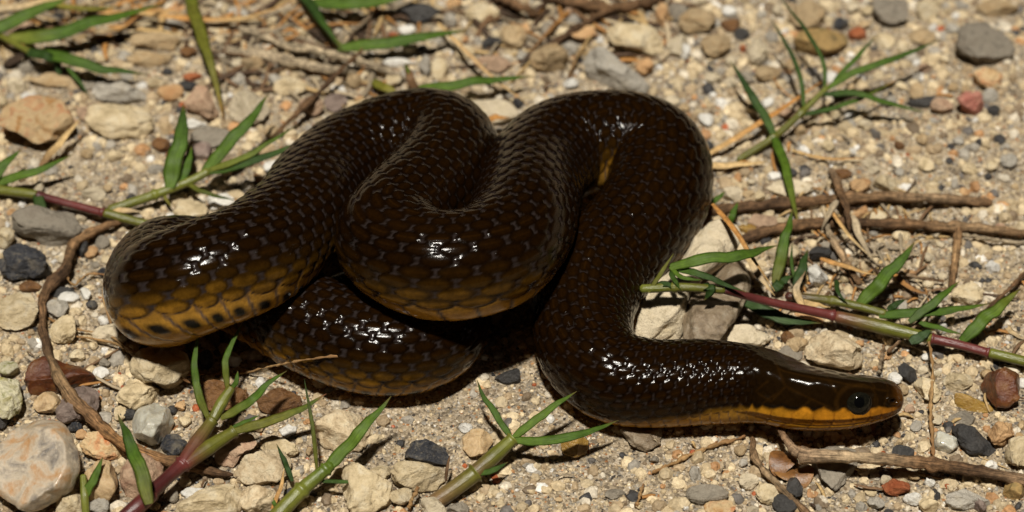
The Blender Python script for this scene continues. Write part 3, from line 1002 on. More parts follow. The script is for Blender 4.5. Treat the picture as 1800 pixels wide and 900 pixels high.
def do_stones():
    for ln in STONE_TABLE.strip().splitlines():
        key, label, geo = ln.split('|')
        if geo.startswith('e:'):
            g = [float(q) for q in geo[2:].split(',')]
            lay_stone('stone', label, 'stone', key, *g[:4], rot=math.radians(g[4]) if len(g) > 4 else 0.0)
        else:
            p = np.array([[float(q) for q in w.split(',')] for w in geo.split()])
            lo, hi = p.min(0), p.max(0)
            c = (lo + hi) / 2
            lay_stone('stone', label, 'stone', key, c[0], c[1], *((hi - lo) / 2), poly=p, cuts=10, flat=0.42 if 'whitish rock' in label or 'keeled' in label else 0.8, sink=0.65 if 'behind the leaf' in label or 'keeled' in label else 0.3)


do_stones()

for lab_, x_, y_, rx_, ry_, ro_ in [  # dark chips added to darken the far edge, standing in for flash falloff
        ('added dark chip at the left edge under the folded grass blade', 22, 108, 26, 10, 30), ('added dark chip beside the dark drooping grass blade at top', 562, 62, 26, 10, -25),
        ('added dark chip under the top centre branch', 1088, 34, 40, 9, 4), ('added dark sliver left of the top centre branch', 900, 26, 34, 9, -12),
        ('added dark chip between the weathered sticks at top left', 452, 66, 24, 9, 10), ('added dark chip behind the flat top left grass leaf', 640, 62, 22, 9, -8),
        ('added dark chip below the straw pile at top left', 210, 66, 26, 8, 5), ('added dark chip in the straw heap at right', 1520, 440, 20, 8, -20)]:
    lay_stone('added_dark_chip', lab_, 'bark', 'bark', x_, y_, rx_, ry_, rot=math.radians(ro_), group='dark chips added to the litter', cuts=6)

# ---- loose pebbles: the largest as things of their own, the rest joined as gravel
SIDE = [((0, 0, 620, 330), 'behind the coils on the left'), ((620, 0, 1240, 200), 'behind the coils at the top'),
        ((1240, 0, 1800, 330), 'behind the coils on the right'), ((0, 330, 330, 620), 'left of the coils'),
        ((1240, 330, 1800, 640), 'right of the coils'), ((0, 620, 640, 900), 'below the coils on the left'),
        ((640, 560, 1240, 900), 'on the sand below the coils'), ((1240, 640, 1800, 900), 'round the head and the stick')]
TONE = {'cream': 'cream', 'pale': 'pale beige', 'tan': 'tan', 'grey': 'grey', 'peach': 'peach', 'dark': 'dark grey', 'lightgrey': 'light grey',
        'speckled': 'speckled cream', 'white': 'white', 'brick': 'brick red', 'brown': 'brown', 'blush': 'blush', 'navy': 'blue black'}


def clear_of(x, y, r, f=1.0):
    for X, Y, R_ in STONES:
        if (x - X) ** 2 + (y - Y) ** 2 < ((r + R_) * f) ** 2:
            return False
    return True


def pebble_label(heroes, x, y, tone, where):
    """say which pebble it is by the big stone nearest to it"""
    near = sorted(heroes, key=lambda h: (h[0] - x) ** 2 + (h[1] - y) ** 2)
    for hx, hy, lab in near:
        if len(lab.split()) > 10: continue
        dx, dy = x - hx, y - hy
        side = ('right of' if dx > 0 else 'left of') if abs(dx) > abs(dy) else ('below' if dy > 0 else 'above')
        t = 'small %s pebble %s the %s' % (tone, side, lab)
        if t not in USED and len(t.split()) <= 16:
            USED.add(t)
            return t


def do_pebbles(limit):
    rng = random.Random(5)
    keys = ['cream'] * 30 + ['pale'] * 16 + ['tan'] * 20 + ['grey'] * 8 + ['peach'] * 5 + ['dark'] * 5 + ['lightgrey'] * 8 + ['white'] * 6 + \
           ['brick'] * 1 + ['brown'] * 2 + ['blush'] * 4 + ['navy'] * 1
    spots = []
    tries = 0
    while len(spots) < limit and tries < 14000:
        tries += 1
        (x0, y0, x1, y1), where = rng.choices(SIDE, weights=[6, 6, 7, 4, 4, 6, 1.0, 6])[0]
        x, y = rng.uniform(x0, x1), rng.uniform(y0, y1)
        r = rng.uniform(7, 12) * (1.35 if y < 300 else 1.0) * (0.8 if 'on the sand' in where else 1)
        p = at(x, y, 0)
        if not clear_of(p[0], p[1], r, 0.92): continue
        d = np.hypot(SNAKE_C[:, 0] - p[0], SNAKE_C[:, 1] - p[1])
        if (d < SNAKE_R * 0.9).any(): continue
        STONES.append((p[0], p[1], r))
        spots.append((x, y, r, where, rng.choice(keys), rng.uniform(0.65, 1.0), rng.uniform(-0.5, 0.5)))
    del STONES[-len(spots):]
    heroes = list(HERO)
    for x, y, r, where, key, asp, rot in spots:
        lay_stone('pebble', pebble_label(heroes, x, y, TONE[key], where), 'pebble', key, x, y, r, r * asp, rot=rot,
                  group='small loose pebbles ' + where, cuts=6)


do_pebbles(240)

GRAIN_COL = np.array([(0.60, 0.48, 0.30), (0.50, 0.39, 0.235), (0.38, 0.28, 0.165), (0.64, 0.56, 0.43), (0.33, 0.295, 0.24), (0.045, 0.042, 0.04),
                      (0.46, 0.25, 0.11), (0.34, 0.09, 0.03), (0.20, 0.145, 0.09), (0.13, 0.115, 0.10), (0.66, 0.63, 0.57)])
GRAIN_W = np.array([26, 24, 17, 12, 10, 3, 4, 0.7, 7, 3.5, 3])


def scatter(name, n, rmin, rmax, sub, mat, label, seed, power, dens=None, embed=0.05, smooth_=False, avoid=True, outer=False):
    rng = np.random.default_rng(seed)
    # uniform over the patch of ground the camera sees, a little beyond its edges
    X = rng.uniform(-1080, 1080, n * 4) * (1.9 if outer else 1)
    Y = rng.uniform(-760, 960, n * 4) * (1.9 if outer else 1)
    keep = ~((np.abs(X) < 1080) & (Y > -760) & (Y < 960)) if outer else np.ones(len(X), bool)
    keep &= rng.uniform(0, 1, len(X)) < (dens(X, Y) if dens is not None else 1)
    R_ = rmin + (rmax - rmin) * rng.uniform(0, 1, len(X)) ** power
    if avoid:
        SA = np.array(STONES)
        for a, b, c in SA:
            keep &= (X - a) ** 2 + (Y - b) ** 2 > (0.8 * c + R_) ** 2
    # nothing can be seen under the middle of the coils
    keep &= ~((np.abs(X + 190) < 250) & (np.abs(Y + 10) < 60))
    X, Y, R_ = X[keep][:n], Y[keep][:n], R_[keep][:n]
    n = len(X)
    V0, F0 = ICO[sub]
    nv = len(V0)
    shp = np.array([1, 1, 0.8]) * rng.uniform(0.65, 1.25, (n, 1, 3))
    V = V0[None] * (1 + rng.uniform(-0.24, 0.24, (n, nv, 1)) * (1 if sub < 1 else 0.8)) * shp * R_[:, None, None]
    a = rng.uniform(0, 6.28, n)
    ca, sa = np.cos(a)[:, None], np.sin(a)[:, None]
    V = np.stack([V[..., 0] * ca - V[..., 1] * sa, V[..., 0] * sa + V[..., 1] * ca, V[..., 2]], -1)
    V += np.stack([X, Y, gz(X, Y) + R_ * embed], -1)[:, None, :]
    F = F0[None] + (np.arange(n) * nv)[:, None, None]
    c = GRAIN_COL[rng.choice(len(GRAIN_COL), n, p=GRAIN_W / GRAIN_W.sum())] * rng.uniform(0.75, 1.15, (n, 1))
    o = link(name, make_mesh(name, V.reshape(-1, 3), F.reshape(-1, 3), mat, colors=np.repeat(c, nv, 0), smooth=smooth_))
    tag(o, label, name.replace('_', ' '), kind='stuff')


def dens_gravel(X, Y):
    d = 0.80 + 0.50 * noise2(X, Y, 31, 150) + 0.35 * noise2(X, Y, 32, 60)
    sandy = np.exp(-(((X - 60) / 330) ** 2 + ((Y + 380) / 190) ** 2))        # the open sand below the coils
    return np.clip(d + 0.35 * sstep(150, 500, Y) + 0.5 * (np.abs(X + 100) > 480) * (Y < -150) - 0.85 * sandy, 0.04, 1)


scatter('gravel', 19000, 3.0, 14, 1, M_PEBBLE, 'loose fine gravel of cream, tan and grey bits over the sand', 41, 2.5, dens_gravel)
scatter('gravel', 9000, 3.5, 15, 0, M_PEBBLE, 'sparser loose gravel lying round the edges of the scene', 43, 2.2, dens_gravel, outer=True)
scatter('coarse_sand', 30000, 1.3, 3.8, 0, M_GRAIN, 'coarse pale sand grains with dark and orange specks', 42, 2.0, None, embed=0.1, avoid=False)


# ------------------------------------------------------------------ plants, stalks and roots
GREEN, DEEP, MID, OLIVE, YELLOW = (0.050, 0.094, 0.010), (0.024, 0.048, 0.010), (0.072, 0.120, 0.012), (0.105, 0.105, 0.014), (0.19, 0.16, 0.025)
RED, MAROON, LIME = (0.12, 0.026, 0.022), (0.055, 0.012, 0.011), (0.14, 0.15, 0.022)
STRAW, ORANGE, PALE, BROWN, DARKB = (0.50, 0.34, 0.15), (0.42, 0.20, 0.055), (0.42, 0.33, 0.21), (0.17, 0.095, 0.045), (0.075, 0.042, 0.022)
GREYW = (0.30, 0.24, 0.16)


def path(pts, n):
    """pts: (px, py, z) -> n evenly spaced points along a smooth curve"""
    P = np.array([at(*p) for p in pts])
    Cc = catmull(P, 16) if len(P) > 2 else np.linspace(P[0], P[1], 20)
    d = np.concatenate([[0], np.cumsum(np.linalg.norm(np.diff(Cc, axis=0), axis=1))])
    s = np.linspace(0, d[-1], n)
    return np.stack([np.interp(s, d, Cc[:, j]) for j in range(3)], 1), d[-1]


def lerp_cols(cols, t):
    cols = np.asarray(cols, float)
    if cols.ndim == 1: cols = cols[None]
    u = t * (len(cols) - 1)
    return np.stack([np.interp(u, np.arange(len(cols)), cols[:, j]) for j in range(3)], 1)


def blade_mesh(name, pts, w, cols, base, mat, twist=0.0, fold=0.22, tip=None):
    P, L = path(pts, max(10, min(40, int(len(pts) * 9))))
    n = len(P)
    t = np.linspace(0, 1, n)
    T = np.gradient(P, axis=0)
    T /= np.linalg.norm(T, axis=1)[:, None]
    toward = (-FWD * 0.75 + np.array([0, 0, 0.6]))
    side = np.cross(T, toward)
    side /= np.linalg.norm(side, axis=1)[:, None]
    nor = np.cross(side, T)
    nor *= np.sign(nor @ toward)[:, None]
    a = twist * t
    sd = side * np.cos(a)[:, None] + nor * np.sin(a)[:, None]
    nr = nor * np.cos(a)[:, None] - side * np.sin(a)[:, None]
    hw = 0.40 * w * np.minimum(1, 0.55 + t * 3.2) * (1 - np.clip((t - 0.42) / 0.58, 0, 1) ** 1.6) + 0.3
    wr = np.random.default_rng(int(abs(P[0, 0] * 7 + P[-1, 1] * 3)))
    hw = hw * (1 + 0.05 * smooth(wr.normal(size=(n, 1)), 3)[:, 0])
    P = P + side * (smooth(wr.normal(size=(n, 1)), 9) * 0.12 * w) * np.sin(t * math.pi)[:, None] + nor * (smooth(wr.normal(size=(n, 1)), 9) * 0.2 * w) * np.sin(t * math.pi)[:, None]
    th = 0.5 + 0.05 * hw
    rows = []
    prof = [(-1, 0.0, 0), (-0.55, -0.55, 1), (0, -1.0, 1), (0.55, -0.55, 1), (1, 0.0, 0), (0.55, -0.55, -1), (0, -1.0, -1.5), (-0.55, -0.55, -1)]
    for u, f, s_ in prof:
        rows.append(P + sd * (u * hw)[:, None] + nr * (fold * f * hw + s_ * th)[:, None])
    V = np.stack(rows, 1)
    m = len(prof)
    i = np.arange(n * m).reshape(n, m)
    j = np.roll(i, -1, 1)
    F = np.stack([i[:-1], j[:-1], j[1:], i[1:]], -1).reshape(-1, 4)
    c = lerp_cols(cols, t)
    if tip is None and mat is M_LEAF and w > 9: tip = (0.11, 0.085, 0.02)
    if tip is not None:
        c = c * (1 - sstep(0.84, 1.0, t))[:, None] + np.asarray(tip) * sstep(0.84, 1.0, t)[:, None]
    Ccol = np.repeat(c[:, None], m, 1)
    Ccol[:, 2] *= 1.06                                  # the paler midrib
    uv = np.stack([np.repeat(np.array([(p[0] + 1) / 2 for p in prof])[None], n, 0), np.repeat(t[:, None] * L / 60, m, 1)], -1)
    return make_mesh(name, V.reshape(-1, 3) - base, F, mat, colors=Ccol.reshape(-1, 3), uv=uv.reshape(-1, 2))


def tube_mesh(name, pts, r, cols, base, mat, rough=0.0, nodes=(), seed=0, m=10, taper=True):
    P, L = path(pts, max(12, min(90, int(len(pts) * 14))))
    n = len(P)
    t = np.linspace(0, 1, n)
    r = np.interp(t, np.linspace(0, 1, len(r)), r) if isinstance(r, (list, tuple)) else np.full(n, float(r))
    rng = np.random.default_rng(seed + n)
    if rough:
        P = P + smooth(rng.normal(size=(n, 3)), 5) * rough * r.mean() * 0.9
        r = r * (1 + rough * smooth(rng.normal(size=(n, 1)), 3)[:, 0])
    for q in nodes:
        r = r * (1 + 0.35 * np.exp(-((t - q) / 0.018) ** 2))
    if taper:
        r[0] *= 0.5
        r[-1] *= 0.4
    T = np.gradient(P, axis=0)
    T /= np.linalg.norm(T, axis=1)[:, None]
    side = np.cross(T, np.array([0.05, 0.1, 1.0]))
    side /= np.linalg.norm(side, axis=1)[:, None]
    nor = np.cross(side, T)
    be = np.linspace(0, 2 * math.pi, m, endpoint=False)
    rr = r[:, None] * (1 + (rough * 0.35 * rng.normal(size=(n, m)) if rough else 0))
    V = P[:, None] + (rr * np.cos(be))[..., None] * side[:, None] + (rr * np.sin(be))[..., None] * nor[:, None]
    V = np.concatenate([V.reshape(-1, 3), P[:1], P[-1:]])
    i = np.arange(n * m).reshape(n, m)
    j = np.roll(i, -1, 1)
    F = np.stack([i[:-1], j[:-1], j[1:], i[1:]], -1).reshape(-1, 4)
    e0 = np.stack([i[0], i[0] * 0 + n * m, i[0] * 0 + n * m, j[0]], -1)
    tri0 = [[int(j[0][q]), int(i[0][q]), n * m, n * m] for q in range(m)]
    c = lerp_cols(cols, t)
    Ccol = np.concatenate([np.repeat(c[:, None], m, 1).reshape(-1, 3), c[:1], c[-1:]])
    uv = np.stack([np.repeat((np.abs(be - math.pi) / math.pi)[None], n, 0), np.repeat(t[:, None] * L / 60, m, 1)], -1).reshape(-1, 2)
    uv = np.concatenate([uv, [[0.5, 0]], [[0.5, L / 60]]])
    return make_mesh(name, V - base, F, mat, colors=Ccol, uv=uv)


def sprig(label, base_px, items, cat='grass', group='grass sprigs round the snake'):
    """items: ('stem', pts, radius, colours[, nodes]) or ('blade', pts, width, colours[, twist[, tip]])"""
    base = at(*base_px, 0)
    root = thing('grass_sprig', base, label, cat, group)
    for it in items:
        if it[0] == 'stem':
            link('stem', tube_mesh('stem', it[1], it[2], it[3], base, M_STEM, nodes=it[4] if len(it) > 4 else ()), root)
        elif it[0] == 'dry':
            link('dry_leaf', blade_mesh('dry_leaf', it[1], it[2], it[3], base, M_DRY, it[4] if len(it) > 4 else 0.6), root)
        else:
            link('blade', blade_mesh('blade', it[1], it[2], it[3], base, M_LEAF, it[4] if len(it) > 4 else 0.25, tip=it[5] if len(it) > 5 else None), root)
    return root


B_, ST_ = 'blade', 'stem'
TIP = (0.26, 0.15, 0.05)
sprig('broad bladed grass sprig reaching in from the top left corner', (0, 90), [
    (ST_, [(-30, 45, 30), (10, 68, 34), (60, 95, 36)], 6, [OLIVE, LIME]),
    (B_, [(-40, 60, 40), (40, 28, 60), (130, -8, 70)], 34, [GREEN, MID], 0.2),
    (B_, [(15, 66, 40), (75, 62, 55), (180, 36, 70), (290, 5, 60)], 36, [LIME, GREEN, GREEN, MID], 0.5),
    (B_, [(50, 90, 40), (120, 105, 52), (190, 122, 45), (262, 132, 30)], 30, [GREEN, GREEN, DEEP], 0.3),
    (B_, [(48, 92, 44), (82, 98, 55), (100, 112, 35), (104, 150, 10)], 26, [DEEP, DEEP], 0.8),
    (B_, [(118, 118, 40), (138, 142, 30), (157, 170, 12)], 10, [GREEN, DEEP], 0.3),
    (B_, [(90, 5, 30), (140, 14, 30), (215, 12, 26)], 14, [YELLOW, OLIVE], 0.3)])
sprig('single long yellow green blade hanging down from the top edge', (330, -30), [
    (B_, [(322, -45, 60), (345, 30, 90), (368, 105, 85), (382, 160, 55), (394, 212, 22)], 30, [MID, OLIVE, OLIVE, YELLOW], 0.2, (0.3, 0.16, 0.04))])
sprig('grass sprig with a flat leaf at the top left of centre', (590, 80), [
    (ST_, [(510, -30, 18), (560, 40, 24), (600, 84, 22)], 6, [OLIVE, LIME]),
    (B_, [(520, -30, 40), (565, 35, 55), (604, 92, 24)], 24, [DEEP, DEEP, GREEN], 0.5),
    (B_, [(594, 84, 26), (660, 77, 40), (740, 66, 45), (825, 52, 40)], 30, [MID, GREEN, GREEN], 0.3),
    (B_, [(545, 4, 40), (610, 5, 55), (690, -6, 60), (760, -20, 60)], 30, [GREEN, MID], 0.2)])
sprig('grass sprig with one long leaf behind the two top coils', (740, 175), [
    (ST_, [(690, 190, 20), (718, 168, 30), (735, 156, 34)], 6, [OLIVE, LIME]),
    (B_, [(730, 156, 34), (790, 150, 52), (850, 141, 55), (938, 134, 40)], 24, [MID, GREEN, GREEN], 0.3),
    (B_, [(736, 170, 30), (722, 140, 60), (712, 110, 60)], 20, [DARKB, BROWN, DARKB], 0.5),
    (B_, [(735, 165, 36), (722, 135, 62), (712, 112, 66)], 9, [GREEN, MID], 0.4),
    (B_, [(655, 142, 22), (680, 155, 30), (712, 172, 22)], 22, [OLIVE, YELLOW], 0.2)])
sprig('grass runner with a red jointed stem left of the snake', (180, 400), [
    (ST_, [(-30, 330, 22), (30, 338, 26), (66, 343, 27)], [9, 9, 9], [LIME, OLIVE]),
    (ST_, [(64, 343, 27), (120, 358, 28), (184, 375, 27)], [8, 7, 8], [MAROON, RED, RED], (0.02, 0.98)),
    (ST_, [(182, 374, 27), (230, 387, 22), (288, 402, 16)], [9, 8, 8], [OLIVE, OLIVE, LIME]),
    (ST_, [(190, 370, 24), (265, 345, 32), (330, 320, 42), (368, 300, 50)], [9, 9, 8, 8], [OLIVE, LIME, LIME], (0.45,)),
    (B_, [(298, 330, 45), (308, 275, 75), (318, 225, 95), (322, 182, 100)], 38, [MID, GREEN, DEEP], 0.25),
    (B_, [(318, 322, 45), (330, 290, 58), (337, 256, 66)], 20, [GREEN, GREEN], 0.2),
    (B_, [(358, 302, 50), (400, 256, 82), (438, 210, 105), (473, 164, 115)], 30, [MID, GREEN, GREEN], 0.25),
    (B_, [(360, 302, 50), (430, 275, 80), (520, 222, 105)], 15, [LIME, GREEN], 0.2),
    (B_, [(364, 304, 50), (440, 285, 75), (553, 241, 108)], 19, [GREEN, DEEP, GREEN], 0.3),
    (B_, [(326, 321, 42), (365, 340, 42), (414, 352, 30)], 12, [OLIVE, DEEP], 0.5),
    (B_, [(-20, 325, 28), (55, 303, 52), (128, 272, 66)], 22, [MID, GREEN], 0.3),
    (B_, [(-20, 330, 28), (8, 290, 52), (38, 262, 60)], 24, [GREEN, GREEN], 0.3),
    (B_, [(64, 338, 34), (74, 368, 30), (80, 402, 12)], 24, [DEEP, (0.06, 0.09, 0.03)], 0.4, (0.25, 0.16, 0.06)),
    (B_, [(288, 338, 34), (292, 350, 30), (301, 364, 20)], 8, [OLIVE, YELLOW], 0.2),
    ('dry', [(196, 368, 30), (225, 370, 30), (252, 371, 22)], 14, [STRAW, PALE])])
sprig('small forked dark red stemmed grass sprig in front of the left bend', (245, 890), [
    (ST_, [(215, 915, 40), (245, 888, 50), (268, 866, 52)], [14, 14, 13], [MAROON, RED]),
    (ST_, [(262, 870, 52), (292, 842, 52), (322, 815, 52)], [12, 11, 12], [MAROON, MAROON, RED], (0.97,)),
    (ST_, [(320, 816, 52), (346, 778, 58), (374, 738, 66)], [11, 13, 9], [RED, (0.12, 0.06, 0.028), OLIVE], (0.97,)),
    (ST_, [(324, 818, 50), (368, 786, 54), (414, 757, 58)], [11, 13, 9], [RED, OLIVE, OLIVE], (0.97,)),
    (ST_, [(374, 738, 66), (390, 708, 78), (408, 680, 90)], [9, 10, 7], [OLIVE, LIME, OLIVE]),
    (B_, [(366, 736, 66), (350, 695, 92), (341, 640, 120), (351, 576, 150)], 16, [OLIVE, GREEN, GREEN], 0.3, (0.3, 0.12, 0.06)),
    (B_, [(400, 682, 90), (396, 635, 118), (410, 600, 135), (426, 566, 150)], 14, [OLIVE, GREEN, GREEN], 0.3),
    (B_, [(408, 682, 90), (416, 668, 100), (418, 652, 106)], 10, [GREEN, GREEN], 0.2),
    (B_, [(388, 736, 66), (440, 705, 90), (470, 675, 100), (504, 652, 105)], 19, [OLIVE, GREEN, GREEN], 0.4),
    (B_, [(408, 759, 58), (470, 742, 72), (530, 718, 82), (574, 692, 88)], 20, [OLIVE, OLIVE, GREEN], 0.3, (0.25, 0.10, 0.05)),
    (B_, [(408, 752, 58), (430, 742, 66), (456, 730, 70)], 9, [GREEN, GREEN], 0.2),
    (B_, [(262, 886, 76), (250, 835, 100), (228, 780, 112), (207, 728, 120)], 30, [OLIVE, GREEN, DEEP], 0.4)])
sprig('tiny yellow green grass shoot at the bottom left edge', (150, 910), [
    (ST_, [(152, 915, 8), (149, 875, 32), (146, 834, 48)], [6, 7, 5], [LIME, LIME]),
    (B_, [(150, 875, 32), (164, 842, 55), (181, 803, 72)], 18, [MID, GREEN], 0.3)])
sprig('bright green grass sprig at the bottom left of centre', (490, 905), [
    (ST_, [(470, 925, 10), (530, 862, 34), (585, 815, 52)], [14, 13, 9], [OLIVE, LIME, MID], (0.55, 0.9)),
    (B_, [(570, 828, 48), (615, 780, 75), (648, 742, 95), (688, 696, 115)], 26, [MID, MID, GREEN], 0.3),
    (B_, [(590, 806, 54), (620, 770, 78), (645, 730, 90)], 10, [MID, MID], 0.3),
    (B_, [(557, 826, 44), (549, 750, 90), (535, 666, 125)], 8, [OLIVE, DEEP], 0.2),
    (B_, [(514, 846, 30), (502, 815, 48), (486, 780, 60)], 10, [DEEP, DEEP], 0.3),
    (B_, [(560, 846, 34), (610, 846, 38), (658, 841, 30)], 8, [DEEP, GREEN], 0.3),
    (B_, [(492, 905, 10), (482, 885, 24), (478, 866, 30)], 8, [GREEN, GREEN], 0.3),
    ('dry', [(478, 895, 18), (492, 860, 36), (500, 822, 42)], 9, [ORANGE, STRAW])])
sprig('brown stemmed three bladed grass sprig at the bottom centre', (768, 885), [
    (ST_, [(758, 888, 8), (800, 858, 18), (838, 830, 28)], [14, 14, 14], [BROWN, OLIVE], (0.97,)),
    (ST_, [(834, 832, 27), (868, 802, 38), (903, 770, 50)], [13, 13, 10], [(0.12, 0.075, 0.03), OLIVE, LIME], (0.97,)),
    (B_, [(899, 770, 50), (872, 730, 68), (852, 700, 80), (838, 667, 88)], 13, [GREEN, GREEN, DEEP], 0.3),
    (B_, [(902, 770, 50), (945, 735, 72), (980, 710, 84), (1014, 688, 90)], 18, [MID, MID, GREEN], 0.3),
    (B_, [(902, 774, 50), (970, 774, 62), (1030, 760, 66), (1087, 739, 60)], 20, [MID, GREEN, GREEN], 0.3),
    (B_, [(838, 832, 30), (865, 827, 38), (893, 812, 40)], 13, [GREEN, DEEP], 0.3),
    (B_, [(784, 846, 20), (786, 822, 38), (792, 798, 46)], 6, [DARKB, BROWN], 0.3)])
sprig('slender many bladed grass sprig on the sand at the upper right', (1310, 290), [
    (ST_, [(1296, 282, 6), (1362, 240, 22), (1412, 195, 40), (1456, 152, 58)], [6, 7, 6, 5], [OLIVE, OLIVE, LIME], (0.36, 0.68)),
    (B_, [(1450, 156, 58), (1447, 110, 85), (1418, 55, 105), (1366, -10, 110)], 9, [GREEN, DEEP, DEEP], 0.2),
    (B_, [(1413, 188, 42), (1408, 140, 70), (1386, 85, 88), (1355, 32, 95)], 10, [GREEN, DEEP, DEEP], 0.2),
    (B_, [(1454, 156, 58), (1500, 127, 72), (1570, 103, 82), (1654, 69, 80)], 17, [MID, GREEN, DEEP], 0.3),
    (B_, [(1466, 142, 60), (1498, 110, 74), (1541, 62, 88)], 11, [GREEN, GREEN, DEEP], 0.2),
    (B_, [(1448, 166, 54), (1505, 164, 64), (1560, 180, 52), (1632, 199, 30)], 16, [DEEP, GREEN, GREEN], 0.5),
    (B_, [(1406, 203, 38), (1480, 185, 48), (1530, 165, 52), (1574, 142, 50)], 11, [DEEP, GREEN, OLIVE], 0.3, (0.4, 0.2, 0.06)),
    (B_, [(1362, 242, 26), (1345, 205, 45), (1315, 155, 62), (1282, 106, 72)], 19, [GREEN, DEEP, DEEP], 0.3),
    (B_, [(1360, 238, 26), (1376, 275, 40), (1386, 310, 42), (1404, 400, 20)], 22, [GREEN, MID, OLIVE], 0.3, (0.3, 0.2, 0.06))])
sprig('long grass runner with a shiny purple red stem at the right', (1400, 560), [
    (ST_, [(1125, 508, 103), (1200, 505, 111), (1275, 510, 105)], [8, 8, 7], [LIME, OLIVE, OLIVE], (0.4,)),
    (ST_, [(1270, 509, 105), (1350, 530, 70), (1470, 556, 34)], [7, 7.5, 9], [MAROON, RED, RED], (0.98,)),
    (ST_, [(1466, 555, 34), (1550, 575, 32), (1640, 596, 30)], [10, 13, 9], [(0.14, 0.05, 0.03), OLIVE, LIME]),
    (ST_, [(1636, 595, 30), (1690, 607, 30), (1740, 621, 30)], [9, 8, 8], [RED, RED], (0.02, 0.98)),
    (ST_, [(1738, 620, 30), (1780, 630, 30), (1840, 645, 30)], [9, 9, 9], [LIME, OLIVE]),
    (ST_, [(1380, 520, 24), (1470, 530, 26), (1560, 552, 28)], [8, 8, 7], [MAROON, OLIVE, OLIVE], (0.45,)),
    (B_, [(1178, 470, 125), (1240, 455, 143), (1310, 446, 137), (1368, 431, 80)], 26, [MID, GREEN, GREEN], 0.3),
    (B_, [(1184, 470, 123), (1235, 484, 129), (1275, 500, 119), (1312, 514, 107)], 16, [GREEN, DEEP, DEEP], 0.4),
    (B_, [(1176, 468, 123), (1200, 488, 125), (1240, 492, 121)], 10, [MID, GREEN], 0.3),
    (B_, [(1140, 514, 105), (1160, 482, 127), (1184, 446, 145)], 9, [OLIVE, OLIVE], 0.2),
    (B_, [(1150, 505, 107), (1172, 498, 119), (1190, 515, 107)], 14, [DEEP, DEEP], 0.6),
    (B_, [(1180, 475, 121), (1186, 492, 125), (1200, 512, 111)], 12, [DEEP, GREEN], 0.5),
    (B_, [(1236, 500, 111), (1250, 510, 115), (1238, 528, 97)], 20, [DEEP, DEEP], 0.5),
    (B_, [(1308, 530, 34), (1350, 548, 34), (1390, 562, 28), (1445, 568, 20)], 28, [DEEP, (0.05, 0.08, 0.03), DEEP], 0.4),
    (B_, [(1362, 498, 26), (1375, 440, 60), (1385, 405, 72), (1394, 366, 80)], 24, [OLIVE, GREEN, GREEN], 0.3),
    (B_, [(1398, 510, 26), (1410, 470, 48), (1420, 438, 56)], 22, [DEEP, DEEP], 0.4),
    (B_, [(1400, 500, 26), (1392, 465, 44), (1392, 428, 52)], 7, [GREEN, DEEP], 0.2),
    (B_, [(1360, 510, 24), (1375, 492, 30), (1395, 484, 28)], 22, [DEEP, DEEP], 0.5),
    (B_, [(1508, 536, 30), (1545, 498, 60), (1580, 462, 75), (1608, 426, 82)], 30, [MID, GREEN, GREEN], 0.25),
    (B_, [(1598, 566, 34), (1625, 545, 52), (1650, 525, 62), (1687, 494, 70)], 19, [(0.07, 0.10, 0.035), GREEN, GREEN], 0.3),
    (B_, [(1545, 555, 28), (1610, 550, 42), (1670, 545, 44), (1742, 533, 36)], 22, [GREEN, GREEN, MID], 0.4),
    (B_, [(1690, 600, 34), (1720, 570, 58), (1755, 540, 70), (1795, 507, 78)], 28, [GREEN, MID, OLIVE], 0.25),
    (B_, [(1470, 492, 40), (1474, 515, 44), (1490, 534, 34)], 11, [DEEP, DEEP], 0.6),
    (B_, [(1600, 602, 34), (1620, 590, 44), (1640, 580, 44)], 22, [(0.05, 0.08, 0.035), DEEP], 0.4),
    (B_, [(1560, 545, 34), (1575, 535, 44), (1592, 526, 44)], 14, [DEEP, DEEP], 0.4),
    (B_, [(1615, 566, 30), (1655, 578, 30), (1692, 588, 26)], 12, [GREEN, MID], 0.3),
    ('dry', [(1412, 540, 32), (1400, 508, 48), (1416, 476, 50)], 16, [STRAW, PALE, BROWN], 0.9),
    ('dry', [(1404, 528, 34), (1430, 535, 34), (1460, 540, 24)], 14, [STRAW, STRAW])])
sprig('tiny green shoot against the right flank of the arch coil', (1280, 400), [
    (B_, [(1280, 400, 14), (1288, 378, 34), (1297, 354, 42)], 15, [GREEN, GREEN], 0.2),
    (B_, [(1248, 360, 16), (1262, 348, 26), (1275, 336, 30)], 12, [GREEN, GREEN], 0.2)])


def stalk(name, label, cat, pts, r, cols, mat=None, rough=0.25, nodes=(), group=None, twigs=()):
    base = at(pts[0][0], pts[0][1], 0)
    me = tube_mesh(name, pts, r, cols, base, mat or M_WOOD, rough=rough, nodes=nodes, seed=int(pts[0][0]))
    o = link(name, me, None, base)
    tag(o, label, cat, group)
    for tp, tr, tc in twigs:
        link('twig', tube_mesh('twig', tp, tr, tc, base, mat or M_WOOD, rough=rough, seed=int(tp[0][0])), o)
    return o


